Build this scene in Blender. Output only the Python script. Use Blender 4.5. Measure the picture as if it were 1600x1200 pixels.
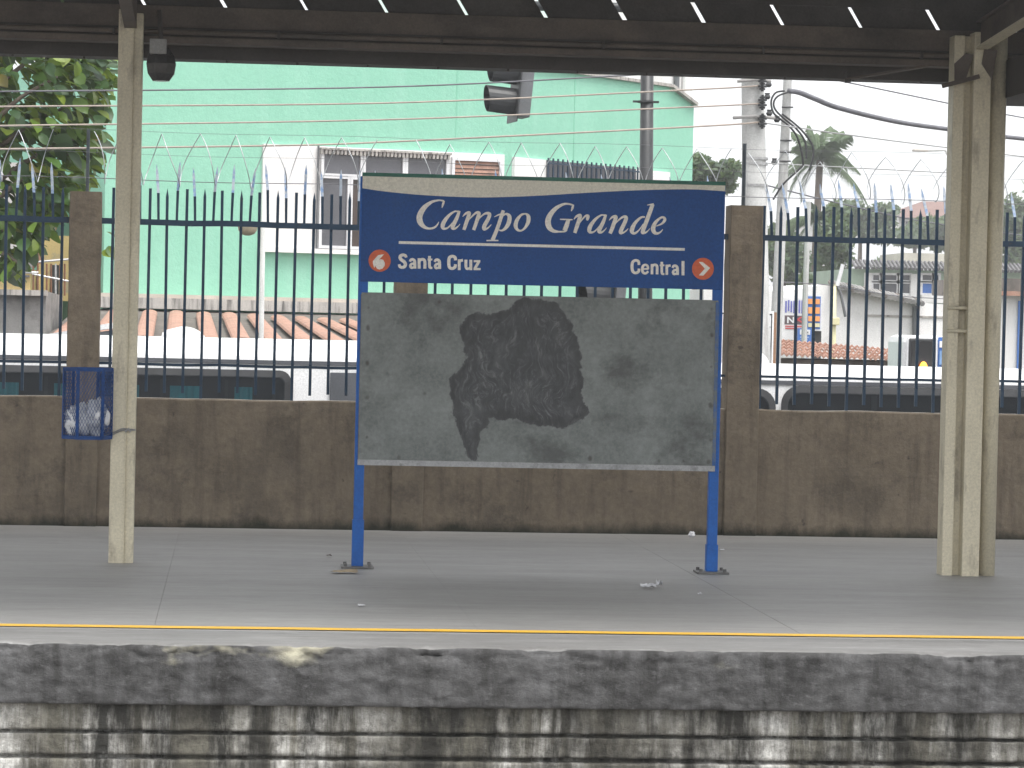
import bpy, math, random
import numpy as np
from mathutils import Vector, Matrix, noise
random.seed(7); rnd = random.random
def uni(a, b): return a + (b - a) * rnd()
scene = bpy.context.scene
for o in list(bpy.data.objects): bpy.data.objects.remove(o)

# ------------------------------------------------------------------ camera
F, YAW, PITCH, ROLL, EYE = 4706.0, 0.0924, -0.0182, 0.0220, 1.5
FW = Vector((math.sin(YAW)*math.cos(PITCH), math.cos(YAW)*math.cos(PITCH), math.sin(PITCH)))
R0 = Vector((math.cos(YAW), -math.sin(YAW), 0)); U0 = R0.cross(FW)
RT = R0*math.cos(ROLL) + U0*math.sin(ROLL); UP = U0*math.cos(ROLL) - R0*math.sin(ROLL)
CP = Vector((0, 0, EYE))
cd = bpy.data.cameras.new('camera'); co = bpy.data.objects.new('camera', cd); scene.collection.objects.link(co)
cd.sensor_width = 36; cd.lens = F/1600*36; cd.clip_start = .1; cd.clip_end = 4000
m = Matrix((RT, UP, -FW)).transposed().to_4x4(); m.translation = CP; co.matrix_world = m
scene.camera = co
# ------------------------------------------------------------------ world, sun, exposure
SUN_EL, SUN_AZ = math.radians(68), math.radians(150)
w = bpy.data.worlds.new('World'); scene.world = w; w.use_nodes = True
nt = w.node_tree; bg = nt.nodes['Background']
sky = nt.nodes.new('ShaderNodeTexSky'); sky.sky_type = 'NISHITA'; sky.sun_disc = False
sky.sun_elevation = SUN_EL; sky.sun_rotation = SUN_AZ; sky.air_density = 1.0; sky.dust_density = 4.0; sky.ozone_density = 1.0
hs = nt.nodes.new('ShaderNodeHueSaturation'); hs.inputs['Saturation'].default_value = .12
oc = nt.nodes.new('ShaderNodeMix'); oc.data_type = 'RGBA'; oc.inputs['Factor'].default_value = .65; oc.inputs['B'].default_value = (3.1, 3.15, 3.2, 1)   # even cloud cover
nt.links.new(sky.outputs[0], hs.inputs['Color']); nt.links.new(hs.outputs[0], oc.inputs['A']); nt.links.new(oc.outputs['Result'], bg.inputs[0])
bg.inputs[1].default_value = 0.15
sl = bpy.data.lights.new('sun', 'SUN'); sl.energy = 0.8; sl.angle = math.radians(25); sl.color = (1, .97, .92)
so = bpy.data.objects.new('sun', sl); scene.collection.objects.link(so)
sd = Vector((math.sin(SUN_AZ)*math.cos(SUN_EL), math.cos(SUN_AZ)*math.cos(SUN_EL), math.sin(SUN_EL)))
so.rotation_euler = sd.to_track_quat('Z', 'Y').to_euler()
vs = scene.view_settings; vs.view_transform = 'Standard'; vs.look = 'None'; vs.exposure = 1.78; vs.gamma = 1
scene.render.engine = 'CYCLES'
scene.render.resolution_x = 1024; scene.render.resolution_y = 768

# ------------------------------------------------------------------ geometry of the place (survey of the photograph)
def ray(px, py): return FW + RT*((px-800)/F) - UP*((py-600)/F)
def U(px, py, Y): d = ray(px, py); return CP + d*(Y/d.y)
def G(px, py, z=0.0): d = ray(px, py); return CP + d*((z-EYE)/d.z)
class Plane:
    def __init__(s, P0, ang):
        s.P = Vector((P0[0], P0[1], 0)); s.e = Vector((math.cos(ang), math.sin(ang), 0)); s.n = Vector((math.sin(ang), -math.cos(ang), 0))
    def hit(s, px, py, off=0.0):
        d = ray(px, py); t = ((s.P + s.n*off - CP).dot(s.n))/d.dot(s.n); return CP + d*t
    def sz(s, px, py, off=0.0): h = s.hit(px, py, off); return (h-s.P).dot(s.e), h.z
    def pt(s, a, z, off=0.0): v = s.P + s.e*a + s.n*off; return Vector((v.x, v.y, z))
    def rect(s, x0, y0, x1, y1, off=0.0):
        a0 = s.sz(x0, (y0+y1)/2, off)[0]; a1 = s.sz(x1, (y0+y1)/2, off)[0]
        z1 = s.sz((x0+x1)/2, y0, off)[1]; z0 = s.sz((x0+x1)/2, y1, off)[1]
        return a0, a1, z0, z1

# ------------------------------------------------------------------ mesh and object helpers
COL = scene.collection
class MB:
    def __init__(s): s.v = []; s.f = []; s.m = []
    def add(s, vs, fs, mi=0):
        b = len(s.v); s.v += [tuple(v) for v in vs]; s.f += [tuple(i+b for i in f) for f in fs]; s.m += [mi]*len(fs); return s
    def hexa(s, p, mi=0):   # p: 8 points bottom 4 ccw, top 4
        return s.add(p, [(3,2,1,0),(4,5,6,7),(0,1,5,4),(1,2,6,5),(2,3,7,6),(3,0,4,7)], mi)
    def box(s, x0, x1, y0, y1, z0, z1, mi=0):
        return s.hexa([(x0,y0,z0),(x1,y0,z0),(x1,y1,z0),(x0,y1,z0),(x0,y0,z1),(x1,y0,z1),(x1,y1,z1),(x0,y1,z1)], mi)
    def pbox(s, P, a0, a1, z0, z1, o0, o1, mi=0):   # box on a vertical plane, o = towards the viewer
        q = [P.pt(a0,z0,o1),P.pt(a1,z0,o1),P.pt(a1,z0,o0),P.pt(a0,z0,o0),P.pt(a0,z1,o1),P.pt(a1,z1,o1),P.pt(a1,z1,o0),P.pt(a0,z1,o0)]
        return s.hexa(q, mi)
    def poly(s, pts, thick, mi=0):   # polygon prism; thick = vector
        n = len(pts); t = Vector(thick); q = [Vector(p) for p in pts]
        return s.add(q + [p+t for p in q], [tuple(range(n)), tuple(range(2*n-1, n-1, -1))] + [((i+1) % n, i, n+i, n+(i+1) % n) for i in range(n)], mi)
    def tube(s, path, r, n=8, mi=0, cap=True):
        path = [Vector(p) for p in path]; rr = r if isinstance(r, (list, tuple)) else [r]*len(path)
        vs = []; up = None
        for i, p in enumerate(path):
            t = (path[min(i+1, len(path)-1)] - path[max(i-1, 0)]).normalized()
            if up is None: up = Vector((0,0,1)) if abs(t.z) < .9 else Vector((1,0,0))
            a = t.cross(up).normalized(); b = a.cross(t).normalized(); up = b
            for k in range(n):
                c = 2*math.pi*k/n; vs.append(p + (a*math.cos(c) + b*math.sin(c))*rr[i])
        fs = []
        for i in range(len(path)-1):
            for k in range(n): fs.append((i*n+k, (i+1)*n+k, (i+1)*n+(k+1) % n, i*n+(k+1) % n))
        if cap: fs += [tuple(range(n)), tuple(range(len(vs)-1, len(vs)-n-1, -1))]
        return s.add(vs, fs, mi)
    def beam(s, a, b, wdt, hgt, mi=0, upv=(0,0,1)):
        a = Vector(a); b = Vector(b); t = (b-a).normalized(); sd_ = t.cross(Vector(upv)).normalized()*wdt/2; u = sd_.cross(t).normalized()*hgt/2
        return s.hexa([a-sd_-u, a+sd_-u, b+sd_-u, b-sd_-u, a-sd_+u, a+sd_+u, b+sd_+u, b-sd_+u], mi)
    def mesh(s, name, mats, smooth=False):
        me = bpy.data.meshes.new(name); me.from_pydata(s.v, [], s.f)
        for mt in (mats if isinstance(mats, (list, tuple)) else [mats]): me.materials.append(mt)
        if any(s.m): me.polygons.foreach_set('material_index', s.m)
        if smooth: me.polygons.foreach_set('use_smooth', [True]*len(s.f))
        me.update(); return me
    def build(s, name, mats, parent=None, smooth=False, bevel=0):
        o = link(name, s.mesh(name, mats, smooth), parent)
        if bevel:
            md = o.modifiers.new('bevel', 'BEVEL'); md.width = bevel; md.segments = 2; md.limit_method = 'ANGLE'
        return o
def link(name, data, parent=None, loc=None):
    o = bpy.data.objects.new(name, data); COL.objects.link(o)
    if parent: o.parent = parent
    if loc is not None: o.location = loc
    return o
def tag(o, label=None, cat=None, group=None, kind=None):
    if label: o['label'] = label
    if cat: o['category'] = cat
    if group: o['group'] = group
    if kind: o['kind'] = kind
    return o
def thing(name, label, cat, group=None): return tag(link(name, None), label, cat, group)

# ------------------------------------------------------------------ materials
def nodes(name):
    mt = bpy.data.materials.new(name); mt.use_nodes = True; t = mt.node_tree
    return mt, t, t.nodes['Principled BSDF'], t.nodes, t.links
def N(t, typ, **kw):
    n = t.nodes.new(typ)
    for k, v in kw.items(): setattr(n, k, v)
    return n
def pos_noise(t, scale, stretch=(1,1,1), detail=6, rough=.6, coord=None):
    g = N(t, 'ShaderNodeNewGeometry'); mp = N(t, 'ShaderNodeMapping'); mp.inputs['Scale'].default_value = stretch
    t.links.new(coord or g.outputs['Position'], mp.inputs['Vector'])
    n = N(t, 'ShaderNodeTexNoise'); n.inputs['Scale'].default_value = scale; n.inputs['Detail'].default_value = detail; n.inputs['Roughness'].default_value = rough
    t.links.new(mp.outputs[0], n.inputs['Vector']); return n.outputs['Fac']
def ramp(t, fac, stops):
    r = N(t, 'ShaderNodeValToRGB'); e = r.color_ramp.elements
    while len(e) < len(stops): e.new(.5)
    for i, (p, c) in enumerate(stops):
        e[i].position = p; e[i].color = (*c, 1) if isinstance(c, tuple) else (c, c, c, 1)
    t.links.new(fac, r.inputs[0]); return r.outputs[0]
def mix(t, fac, a, b, typ='MIX'):
    mx = N(t, 'ShaderNodeMix', data_type='RGBA', blend_type=typ)
    for inp, v in ((mx.inputs['Factor'], fac), (mx.inputs['A'], a), (mx.inputs['B'], b)):
        if isinstance(v, (int, float)): inp.default_value = v
        elif isinstance(v, tuple): inp.default_value = (*v, 1)
        else: t.links.new(v, inp)
    return mx.outputs['Result']
def math_(t, op, a, b=None, c=None):
    n = N(t, 'ShaderNodeMath', operation=op)
    for i, v in enumerate((a, b, c)):
        if v is None: continue
        if isinstance(v, (int, float)): n.inputs[i].default_value = v
        else: t.links.new(v, n.inputs[i])
    return n.outputs[0]
def bump(t, b, h, strength=.4, dist=.01):
    n = N(t, 'ShaderNodeBump'); n.inputs['Strength'].default_value = strength; n.inputs['Distance'].default_value = dist
    t.links.new(h, n.inputs['Height']); t.links.new(n.outputs[0], b.inputs['Normal'])
def M(name, c1, c2=None, scale=3, rough=.6, metal=0, bp=0, bscale=60, stretch=(1,1,1), lo=.35, hi=.65, spec=.5, dirt=None, dscale=1.5, dlo=.55, dhi=.75, dstretch=(1,1,1)):
    mt, t, b, ns, ls = nodes(name)
    b.inputs['Roughness'].default_value = rough; b.inputs['Metallic'].default_value = metal; b.inputs['Specular IOR Level'].default_value = spec
    c2 = c2 or tuple(x*.8 for x in c1)
    col = ramp(t, pos_noise(t, scale, stretch), [(lo, c1), (hi, c2)])
    if dirt: col = mix(t, ramp(t, pos_noise(t, dscale, dstretch, 8, .65), [(dlo, 0.), (dhi, 1.)]), col, dirt)
    col = mix(t, .30, col, ramp(t, pos_noise(t, 70, (1,1,1), 4, .7), [(.3, .45), (.7, 1.55)]), 'MULTIPLY')   # fine grain
    ls.new(col, b.inputs['Base Color'])
    if bp: bump(t, b, pos_noise(t, bscale, (1,1,1), 5), bp, .01)
    return mt
def xyz(t):
    g = N(t, 'ShaderNodeNewGeometry'); s = N(t, 'ShaderNodeSeparateXYZ'); t.links.new(g.outputs['Position'], s.inputs[0]); return s.outputs

STEEL = M('column_paint', (.62,.565,.425), (.54,.49,.365), 2.2, .5, bp=.12, bscale=30, dirt=(.16,.13,.10), dscale=7, dlo=.56, dhi=.80, dstretch=(1.3,1,.35))
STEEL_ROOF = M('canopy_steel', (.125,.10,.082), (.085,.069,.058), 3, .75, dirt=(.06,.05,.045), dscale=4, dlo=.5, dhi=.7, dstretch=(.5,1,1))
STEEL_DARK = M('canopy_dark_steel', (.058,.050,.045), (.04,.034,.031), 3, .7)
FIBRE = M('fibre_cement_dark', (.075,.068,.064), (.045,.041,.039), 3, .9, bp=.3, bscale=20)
NAVY = M('fence_blue_paint', (.018,.042,.076), (.012,.029,.055), 9, .5, spec=.3, dirt=(.06,.042,.035), dscale=14, dlo=.62, dhi=.78)
PALE = M('worn_spike_paint', (.52,.58,.66), (.25,.38,.62), 22, .5, lo=.45, hi=.62)
BLUE = M('sign_post_blue', (.009,.105,.40), (.008,.085,.33), 6, .5, spec=.25, dirt=(.10,.10,.10), dscale=16, dlo=.68, dhi=.80)
BASKET = M('basket_blue', (.010,.06,.22), (.008,.04,.15), 12, .6, spec=.2)
WIRE = M('galvanised_wire', (.42,.42,.42), (.30,.30,.30), 20, .45, metal=.5)
WIREPALE = M('razor_wire_pale', (.62,.64,.65), (.34,.36,.38), 9, .4, metal=.3)
WIRETAN = M('cable_tan', (.36,.30,.25), (.28,.24,.21), 5, .6)
CABLE = M('cable_black', (.035,.035,.038), (.02,.02,.022), 8, .5)
CABLEGREY = M('cable_grey', (.13,.13,.15), (.09,.09,.10), 8, .55)
CONC = M('pole_concrete', (.50,.50,.49), (.40,.40,.39), 2, .85, bp=.2, dirt=(.25,.24,.23), dscale=3, dstretch=(2,2,.4))
BLACKM = M('signal_black', (.032,.034,.037), (.022,.023,.025), 6, .45)
GREYM = M('signal_grey', (.13,.135,.145), (.10,.105,.11), 6, .5)
WHITE = M('bus_white', (.80,.80,.80), (.74,.74,.75), 1.5, .3)
RUBBER = M('window_rubber', (.035,.036,.04), (.025,.026,.028), 6, .5)
BANDGREY = M('bus_band_grey', (.10,.105,.12), (.08,.085,.095), 3, .4)
TEAL = M('curtain_teal', (.03,.26,.30), (.02,.17,.21), 9, .8, stretch=(6,1,.2))
DARKIN = M('bus_interior', (.025,.028,.032), (.012,.013,.015), 5, .8)
TERRA = M('terracotta', (.40,.235,.175), (.31,.17,.125), 6, .85, bp=.15, dirt=(.22,.15,.12), dscale=4, dlo=.52, dhi=.72)
ROOFGREY = M('roof_channel_grey', (.17,.145,.13), (.10,.09,.08), 5, .9, bp=.2)
WHITEWALL = M('whitewash', (.78,.77,.76), (.68,.67,.66), .8, .85, dirt=(.50,.49,.47), dscale=1.2, dlo=.58, dhi=.8)
FRAMEW = M('window_frame_white', (.72,.72,.73), (.62,.62,.64), 3, .5)
LEDGE = M('stained_concrete_ledge', (.46,.43,.40), (.36,.34,.32), 1.5, .9, dirt=(.10,.095,.09), dscale=5, dlo=.48, dhi=.68, dstretch=(3,3,.25))
OLDCONC = M('old_concrete', (.30,.29,.28), (.20,.195,.19), 2, .9, bp=.2, dirt=(.07,.07,.07), dscale=1.6, dlo=.48, dhi=.68)
YELLOWW = M('yellow_wall', (.66,.50,.22), (.58,.44,.20), 2, .85, dirt=(.32,.29,.24), dscale=3, dlo=.52, dhi=.7)
ASPHALT = M('asphalt', (.055,.055,.057), (.04,.04,.042), 2, .9)
GROUND = M('ground_earth', (.14,.125,.105), (.10,.09,.075), .4, .95)
BALLAST = M('ballast', (.17,.155,.14), (.10,.09,.08), 9, .95, bp=.6, bscale=25)
RUSTY = M('rust', (.20,.09,.045), (.12,.06,.035), 10, .8)
CREAM = M('sign_cream', (.68,.65,.55), (.65,.615,.52), 2, .6)
SIGNGREEN = M('sign_green_edge', (.006,.115,.075), (.006,.10,.065), 4, .5)
LETTER = M('sign_letter_cream', (.78,.75,.68), (.73,.70,.64), 4, .6)
ORANGE = M('sign_orange', (.60,.11,.035), (.55,.10,.03), 4, .6)
SIGNBLUE = M('sign_blue', (.013,.070,.25), (.011,.060,.215), 2.2, .6, spec=.2, dirt=(.03,.075,.19), dscale=3.5, dlo=.60, dhi=.85)
PLATE = M('base_plate_steel', (.16,.155,.15), (.10,.10,.10), 12, .6, metal=.4)
TRIM = M('board_trim_aluminium', (.34,.345,.35), (.25,.255,.26), 9, .5, metal=.3, dirt=(.13,.13,.13), dscale=10)
PAPER = M('paper_scrap', (.78,.78,.80), (.66,.66,.70), 20, .8)
CARD = M('cardboard', (.42,.33,.22), (.33,.26,.17), 12, .9)
BAGM = M('plastic_bag', (.70,.71,.74), (.58,.59,.62), 8, .35, bp=.3, bscale=25)
BARK = M('bark', (.14,.11,.085), (.09,.07,.055), 8, .95, bp=.4, stretch=(1,1,.3))
YELLOWP = M('platform_yellow', (.72,.42,.03), (.62,.36,.03), 6, .6, dirt=(.30,.27,.22), dscale=5, dlo=.60, dhi=.80)
BLUEP = M('shop_blue', (.05,.16,.48), (.045,.14,.42), 4, .5)
ORANGEP = M('panel_orange', (.80,.34,.10), (.75,.30,.09), 4, .6)
REDP = M('print_red', (.62,.07,.08), (.55,.06,.07), 4, .6)
PRINTB = M('print_indigo', (.16,.17,.50), (.12,.13,.42), 4, .6)
YELB = M('pale_yellow_box', (.66,.62,.38), (.58,.54,.33), 6, .6)
BROWNB = M('brown_board_side', (.30,.17,.10), (.24,.135,.08), 6, .8)
HOUSEGREEN = M('house_green', (.34,.42,.34), (.29,.36,.29), 2, .9)
HILLROOF = M('hill_roof', (.21,.125,.105), (.17,.10,.088), .6, .9)
FROND = M('palm_frond', (.11,.165,.075), (.07,.11,.05), 1.2, .6)

def glass_mat(name, tint, mixf, rough=.06):
    mt, t, b, ns, ls = nodes(name)
    b.inputs['Base Color'].default_value = (*tint, 1); b.inputs['Roughness'].default_value = rough
    tr = N(t, 'ShaderNodeBsdfTransparent'); tr.inputs[0].default_value = (.75,.8,.82,1)
    mx = N(t, 'ShaderNodeMixShader'); mx.inputs[0].default_value = mixf
    ls.new(tr.outputs[0], mx.inputs[1]); ls.new(b.outputs[0], mx.inputs[2]); ls.new(mx.outputs[0], ns['Material Output'].inputs[0]); return mt
BUSGLASS = glass_mat('bus_glass', (.03,.034,.04), .45)
PANE = M('window_pane', (.115,.115,.13), (.085,.085,.095), .8, .12)
PANEBROWN = M('window_pane_brown', (.075,.05,.042), (.05,.035,.03), 2, .25)

def leaf_mat(name, stops, isl=True, trans=.35):
    mt, t, b, ns, ls = nodes(name)
    if isl: src = N(t, 'ShaderNodeNewGeometry').outputs['Random Per Island']
    else: src = N(t, 'ShaderNodeObjectInfo').outputs['Random']
    col = ramp(t, src, stops); ls.new(col, b.inputs['Base Color']); b.inputs['Roughness'].default_value = .42
    tl = N(t, 'ShaderNodeBsdfTranslucent'); ls.new(mix(t, .5, col, (.28,.34,.03)), tl.inputs[0])
    mx = N(t, 'ShaderNodeMixShader'); mx.inputs[0].default_value = trans
    ls.new(b.outputs[0], mx.inputs[1]); ls.new(tl.outputs[0], mx.inputs[2]); ls.new(mx.outputs[0], ns['Material Output'].inputs[0]); return mt
LSTOPS = [(0, (.014,.040,.017)), (.4, (.027,.072,.025)), (.64, (.055,.125,.03)), (.84, (.115,.20,.028)), (.97, (.19,.25,.03)), (1, (.22,.13,.04))]
LEAF = leaf_mat('broad_leaf', LSTOPS); LEAFO = leaf_mat('broad_leaf_single', LSTOPS, False)
LEAFFAR = leaf_mat('far_leaf', [(0, (.03,.065,.03)), (.5, (.055,.10,.045)), (1, (.10,.15,.06))])

def wall_mat():
    mt, t, b, ns, ls = nodes('brown_stucco'); x, y, z = xyz(t)
    c = ramp(t, pos_noise(t, 1.4, (1,1,1.3), 9, .65), [(.3, (.148,.120,.090)), (.5, (.196,.160,.119)), (.72, (.232,.190,.143))])
    c = mix(t, ramp(t, pos_noise(t, 1.1, (1.6,1,.9), 8, .7), [(.50, 0.), (.72, .75)]), c, (.070,.061,.052))
    c = mix(t, ramp(t, pos_noise(t, 6, (2.2,1,.22), 6, .6), [(.50, 0.), (.70, .6)]), c, (.085,.070,.054))
    zz = math_(t, 'ADD', z, math_(t, 'MULTIPLY', pos_noise(t, 3.2, (1,1,.6), 8, .75), -.24))
    c = mix(t, ramp(t, pos_noise(t, 24, (1,1,1), 8, .8), [(.40, .32), (.62, 0.)]), c, (.06,.05,.041))
    c = mix(t, ramp(t, pos_noise(t, 17, (1,1,.8), 8, .8), [(.56, 0.), (.78, .3)]), c, (.26,.215,.165))
    c = mix(t, ramp(t, pos_noise(t, 2.7, (1,1,1.1), 9, .75), [(.54, 0.), (.66, .55)]), c, (.052,.045,.038))
    moss = ramp(t, math_(t, 'ADD', zz, .3), [(.185, .95), (.265, 0.)])
    c = mix(t, moss, c, (.018,.02,.013))
    c = mix(t, ramp(t, pos_noise(t, 9, (1,1,1), 3, .5), [(.70, 0.), (.74, .7)]), c, (.05,.042,.035))
    ls.new(c, b.inputs['Base Color']); b.inputs['Roughness'].default_value = .95; b.inputs['Specular IOR Level'].default_value = .2
    bump(t, b, pos_noise(t, 28, (1,1,1), 9, .75), .55, .012); return mt
STUCCO = wall_mat()
def floor_mat(name, a, bb, worn):
    mt, t, b, ns, ls = nodes(name)
    c = ramp(t, pos_noise(t, 1.2, (.5,1.5,1), 8, .65), [(.3, a), (.68, bb)])
    c = mix(t, ramp(t, pos_noise(t, 3, (.35,2.2,1), 8, .7), [(.52, 0.), (.74, .55)]), c, worn)
    c = mix(t, ramp(t, pos_noise(t, 38, (1,1,1), 3, .5), [(.66, 0.), (.74, .45)]), c, (.13,.125,.12))
    c = mix(t, ramp(t, pos_noise(t, 9, (.5,1.6,1), 9, .8), [(.50, 0.), (.72, .5)]), c, tuple(v*.55 for v in bb))
    c = mix(t, ramp(t, pos_noise(t, 14, (.6,1.4,1), 8, .8), [(.56, 0.), (.74, .6)]), c, tuple(v*1.35 for v in worn))
    ls.new(c, b.inputs['Base Color'])
    rg = N(t, 'ShaderNodeMapRange'); ls.new(pos_noise(t, 2.2, (.4,1.6,1), 6), rg.inputs[0]); rg.inputs[3].default_value = .42; rg.inputs[4].default_value = .75
    ls.new(rg.outputs[0], b.inputs['Roughness'])
    bump(t, b, pos_noise(t, 45, (1,1,1), 6), .12, .006); return mt
FLOOR = floor_mat('platform_concrete', (.285,.279,.270), (.222,.217,.210), (.345,.339,.330))
COPING = floor_mat('coping_concrete', (.22,.217,.213), (.135,.132,.128), (.33,.327,.322))
def face_mat():
    mt, t, b, ns, ls = nodes('platform_face'); x, y, z = xyz(t)
    up = ramp(t, pos_noise(t, 2.2, (1.6,1,.8), 9, .72), [(.28, (.028,.027,.027)), (.46, (.075,.074,.074)), (.68, (.135,.134,.137))])
    up = mix(t, ramp(t, pos_noise(t, 3.0, (2.4,1,.30), 7, .65), [(.50, 0.), (.66, .8)]), up, (.030,.029,.028))
    up = mix(t, ramp(t, pos_noise(t, 20, (1,1,1.5), 9, .8), [(.52, 0.), (.72, .7)]), up, (.175,.174,.177))
    up = mix(t, ramp(t, pos_noise(t, 11, (1,1,1.5), 9, .8), [(.52, 0.), (.70, .6)]), up, (.026,.025,.024))
    ol = math_(t, 'MULTIPLY', ramp(t, pos_noise(t, 1.1, (1,1,1.6), 5), [(.60, 0.), (.68, 1.)]), ramp(t, math_(t, 'ADD', math_(t, 'ADD', z, .5), math_(t, 'MULTIPLY', pos_noise(t, 7, (1,1,1), 8, .75), .14)), [(.47, 0.), (.52, 1.)]))
    up = mix(t, ol, up, (.40,.38,.29))
    lo = ramp(t, pos_noise(t, 3.2, (1.4,1,.6), 9, .72), [(.33, (.030,.028,.024)), (.5, (.10,.094,.078)), (.68, (.20,.19,.155))])
    wm = math_(t, 'MULTIPLY', ramp(t, pos_noise(t, 1.7, (2.6,1,.22), 10, .72), [(.46, 0.), (.66, 1.)]), ramp(t, pos_noise(t, .9, (1.3,1,.8), 6, .7), [(.40, .1), (.60, 1.)]))
    wm = math_(t, 'MULTIPLY', wm, ramp(t, pos_noise(t, 14, (1,1,.7), 8, .75), [(.32, .25), (.6, 1.)]))
    wm = math_(t, 'MINIMUM', math_(t, 'MULTIPLY', wm, 1.6), 1.0)
    lo = mix(t, wm, lo, (.64,.63,.60))
    lo = mix(t, ramp(t, pos_noise(t, 3.1, (2.0,1,.42), 8, .7), [(.46, 0.), (.60, .95)]), lo, (.024,.023,.020))
    lo = mix(t, ramp(t, pos_noise(t, 18, (1,1,1), 9, .85), [(.50, 0.), (.66, .7)]), lo, (.03,.028,.024))
    sel = ramp(t, math_(t, 'ADD', math_(t, 'MULTIPLY', z, -1.0), 0.0), [(.284, 0.), (.292, 1.)])
    c = mix(t, sel, up, lo)
    ls.new(c, b.inputs['Base Color']); b.inputs['Roughness'].default_value = .93; b.inputs['Specular IOR Level'].default_value = .25
    bump(t, b, pos_noise(t, 38, (1,1,1.4), 9, .75), .7, .015); return mt
FACE = face_mat()
def green_mat():
    mt, t, b, ns, ls = nodes('mint_facade')
    c = ramp(t, pos_noise(t, .8, (1,1,1), 9, .65), [(.3, (.235,.51,.38)), (.7, (.275,.56,.425))])
    c = mix(t, ramp(t, pos_noise(t, 1.5, (2,2,.18), 7), [(.5, 0.), (.72, .35)]), c, (.36,.61,.50))
    c = mix(t, ramp(t, pos_noise(t, 6, (1,1,1), 8, .7), [(.56, 0.), (.8, .45)]), c, (.215,.46,.345))
    c = mix(t, ramp(t, pos_noise(t, 11, (1,1,1), 9, .8), [(.42, .30), (.58, 0.)]), c, (.21,.45,.345))
    ls.new(c, b.inputs['Base Color']); b.inputs['Roughness'].default_value = .9
    bump(t, b, pos_noise(t, 14, (1,1,1), 8, .7), .35, .03); return mt
MINT = green_mat()

# ================================================================== ground, street, platform
g = MB(); g.add([(-3000,-800,-1.75),(3000,-800,-1.75),(3000,3500,-1.75),(-3000,3500,-1.75)], [(0,1,2,3)])
tag(g.build('ground', GROUND), kind='structure')
g = MB(); g.box(-60,80,-6,14.35,-1.5,-1.16); tag(g.build('trackbed', BALLAST), kind='structure')
g = MB(); g.box(-80,110,23.4,36.0,-1.74,-1.60); tag(g.build('street', ASPHALT), kind='structure')
YE, YW, AW = 14.10, 22.09, 0.019
WP = Plane((0, YW), AW)
pf = link('platform', None); tag(pf, kind='structure')
XL, XR = -9.0, 13.0
g = MB(); g.box(XL, XR, YE+.12, 23.3, -1.75, -.035); g.build('platform_core', OLDCONC, pf)
# floor slabs with open joints
js = [-9.0, -6.84, -5.22, -3.6, -1.98, -.36, 1.24, 2.87, 4.48, 6.1, 7.72, 9.34, 13.0]
for a, b_ in zip(js[:-1], js[1:]):
    s = MB(); s.box(a+.0006, b_-.0006, YE+.62, 23.0, -.05, uni(-.001, .001)); s.build('floor_slab', FLOOR, pf)
# yellow line
g = MB(); xs = np.linspace(XL, XR, 200)
vs_ = []; fs_ = []
for i, x in enumerate(xs):
    wv = .006*noise.noise((x*2.1, 0, 0)); vs_ += [(x, 14.775+wv, .0045), (x, 14.885+wv+.008*noise.noise((x*4, 5, 0)), .0045)]
    if i: fs_.append((2*i-2, 2*i, 2*i+1, 2*i-1))
g.add(vs_, fs_); g.build('edge_line', YELLOWP, pf)
# coping and rough face, one grid: from the coping's back edge over the lip and down
def face_prof():
    pr = [(.615, .0), (.45,.0), (.3,.0), (.2,.0), (.1,.0), (.06,-.0), (.03,-.002), (.012,-.007), (.003,-.016), (0,-.03)]
    pr += [(0, -.03-.0125*i) for i in range(1, 21)] + [(.004,-.287), (.035,-.292)]
    pr += [(.036, -.297-.0125*i) for i in range(0, 10)] + [(.045,-.412), (.10,-.418), (.10,-.428), (.040,-.432)]
    pr += [(.040, -.436-.0125*i) for i in range(0, 8)] + [(.05,-.528), (.10,-.535), (.10,-.545), (.03,-.55)]
    pr += [(.028, -.56-.03*i) for i in range(0, 20)]
    return pr
pr = face_prof(); xs = np.arange(-7.5, 11.0, .016); vs_ = []; nx, nz = len(xs), len(pr)
for x in xs:
    for k, (dy, z) in enumerate(pr):
        amp = 0 if k < 4 else (.004 if k < 8 else .011)
        lip = 0.0
        if 5 <= k <= 12:
            nn = noise.fractal((x*3.1, 2.2, z*6), .8, 2, 5); lip = max(0, nn-.05)*.075*(1-abs(k-8.5)/5)
        d = amp*noise.fractal((x*11, dy*9, z*16), .9, 2, 4) + .006*noise.noise((x*1.7, 9, z*2))*(k > 8)
        zz = z - (lip*.55 if 5 <= k <= 9 else 0) + (.003*noise.fractal((x*9, 3, 1), .8, 2, 4) if k > 28 else 0) + (.004*noise.noise((x*.9, 7, k)) if k > 30 else 0)
        vs_.append((x, YE + dy + d + lip, zz))
fs_ = [(i*nz+k, i*nz+k+1, (i+1)*nz+k+1, (i+1)*nz+k) for i in range(nx-1) for k in range(nz-1)]
g = MB(); g.add(vs_, fs_); g.m = [0 if k < 7 else 1 for i in range(nx-1) for k in range(nz-1)]
g.build('platform_edge', [COPING, FACE], pf, smooth=True)

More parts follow.
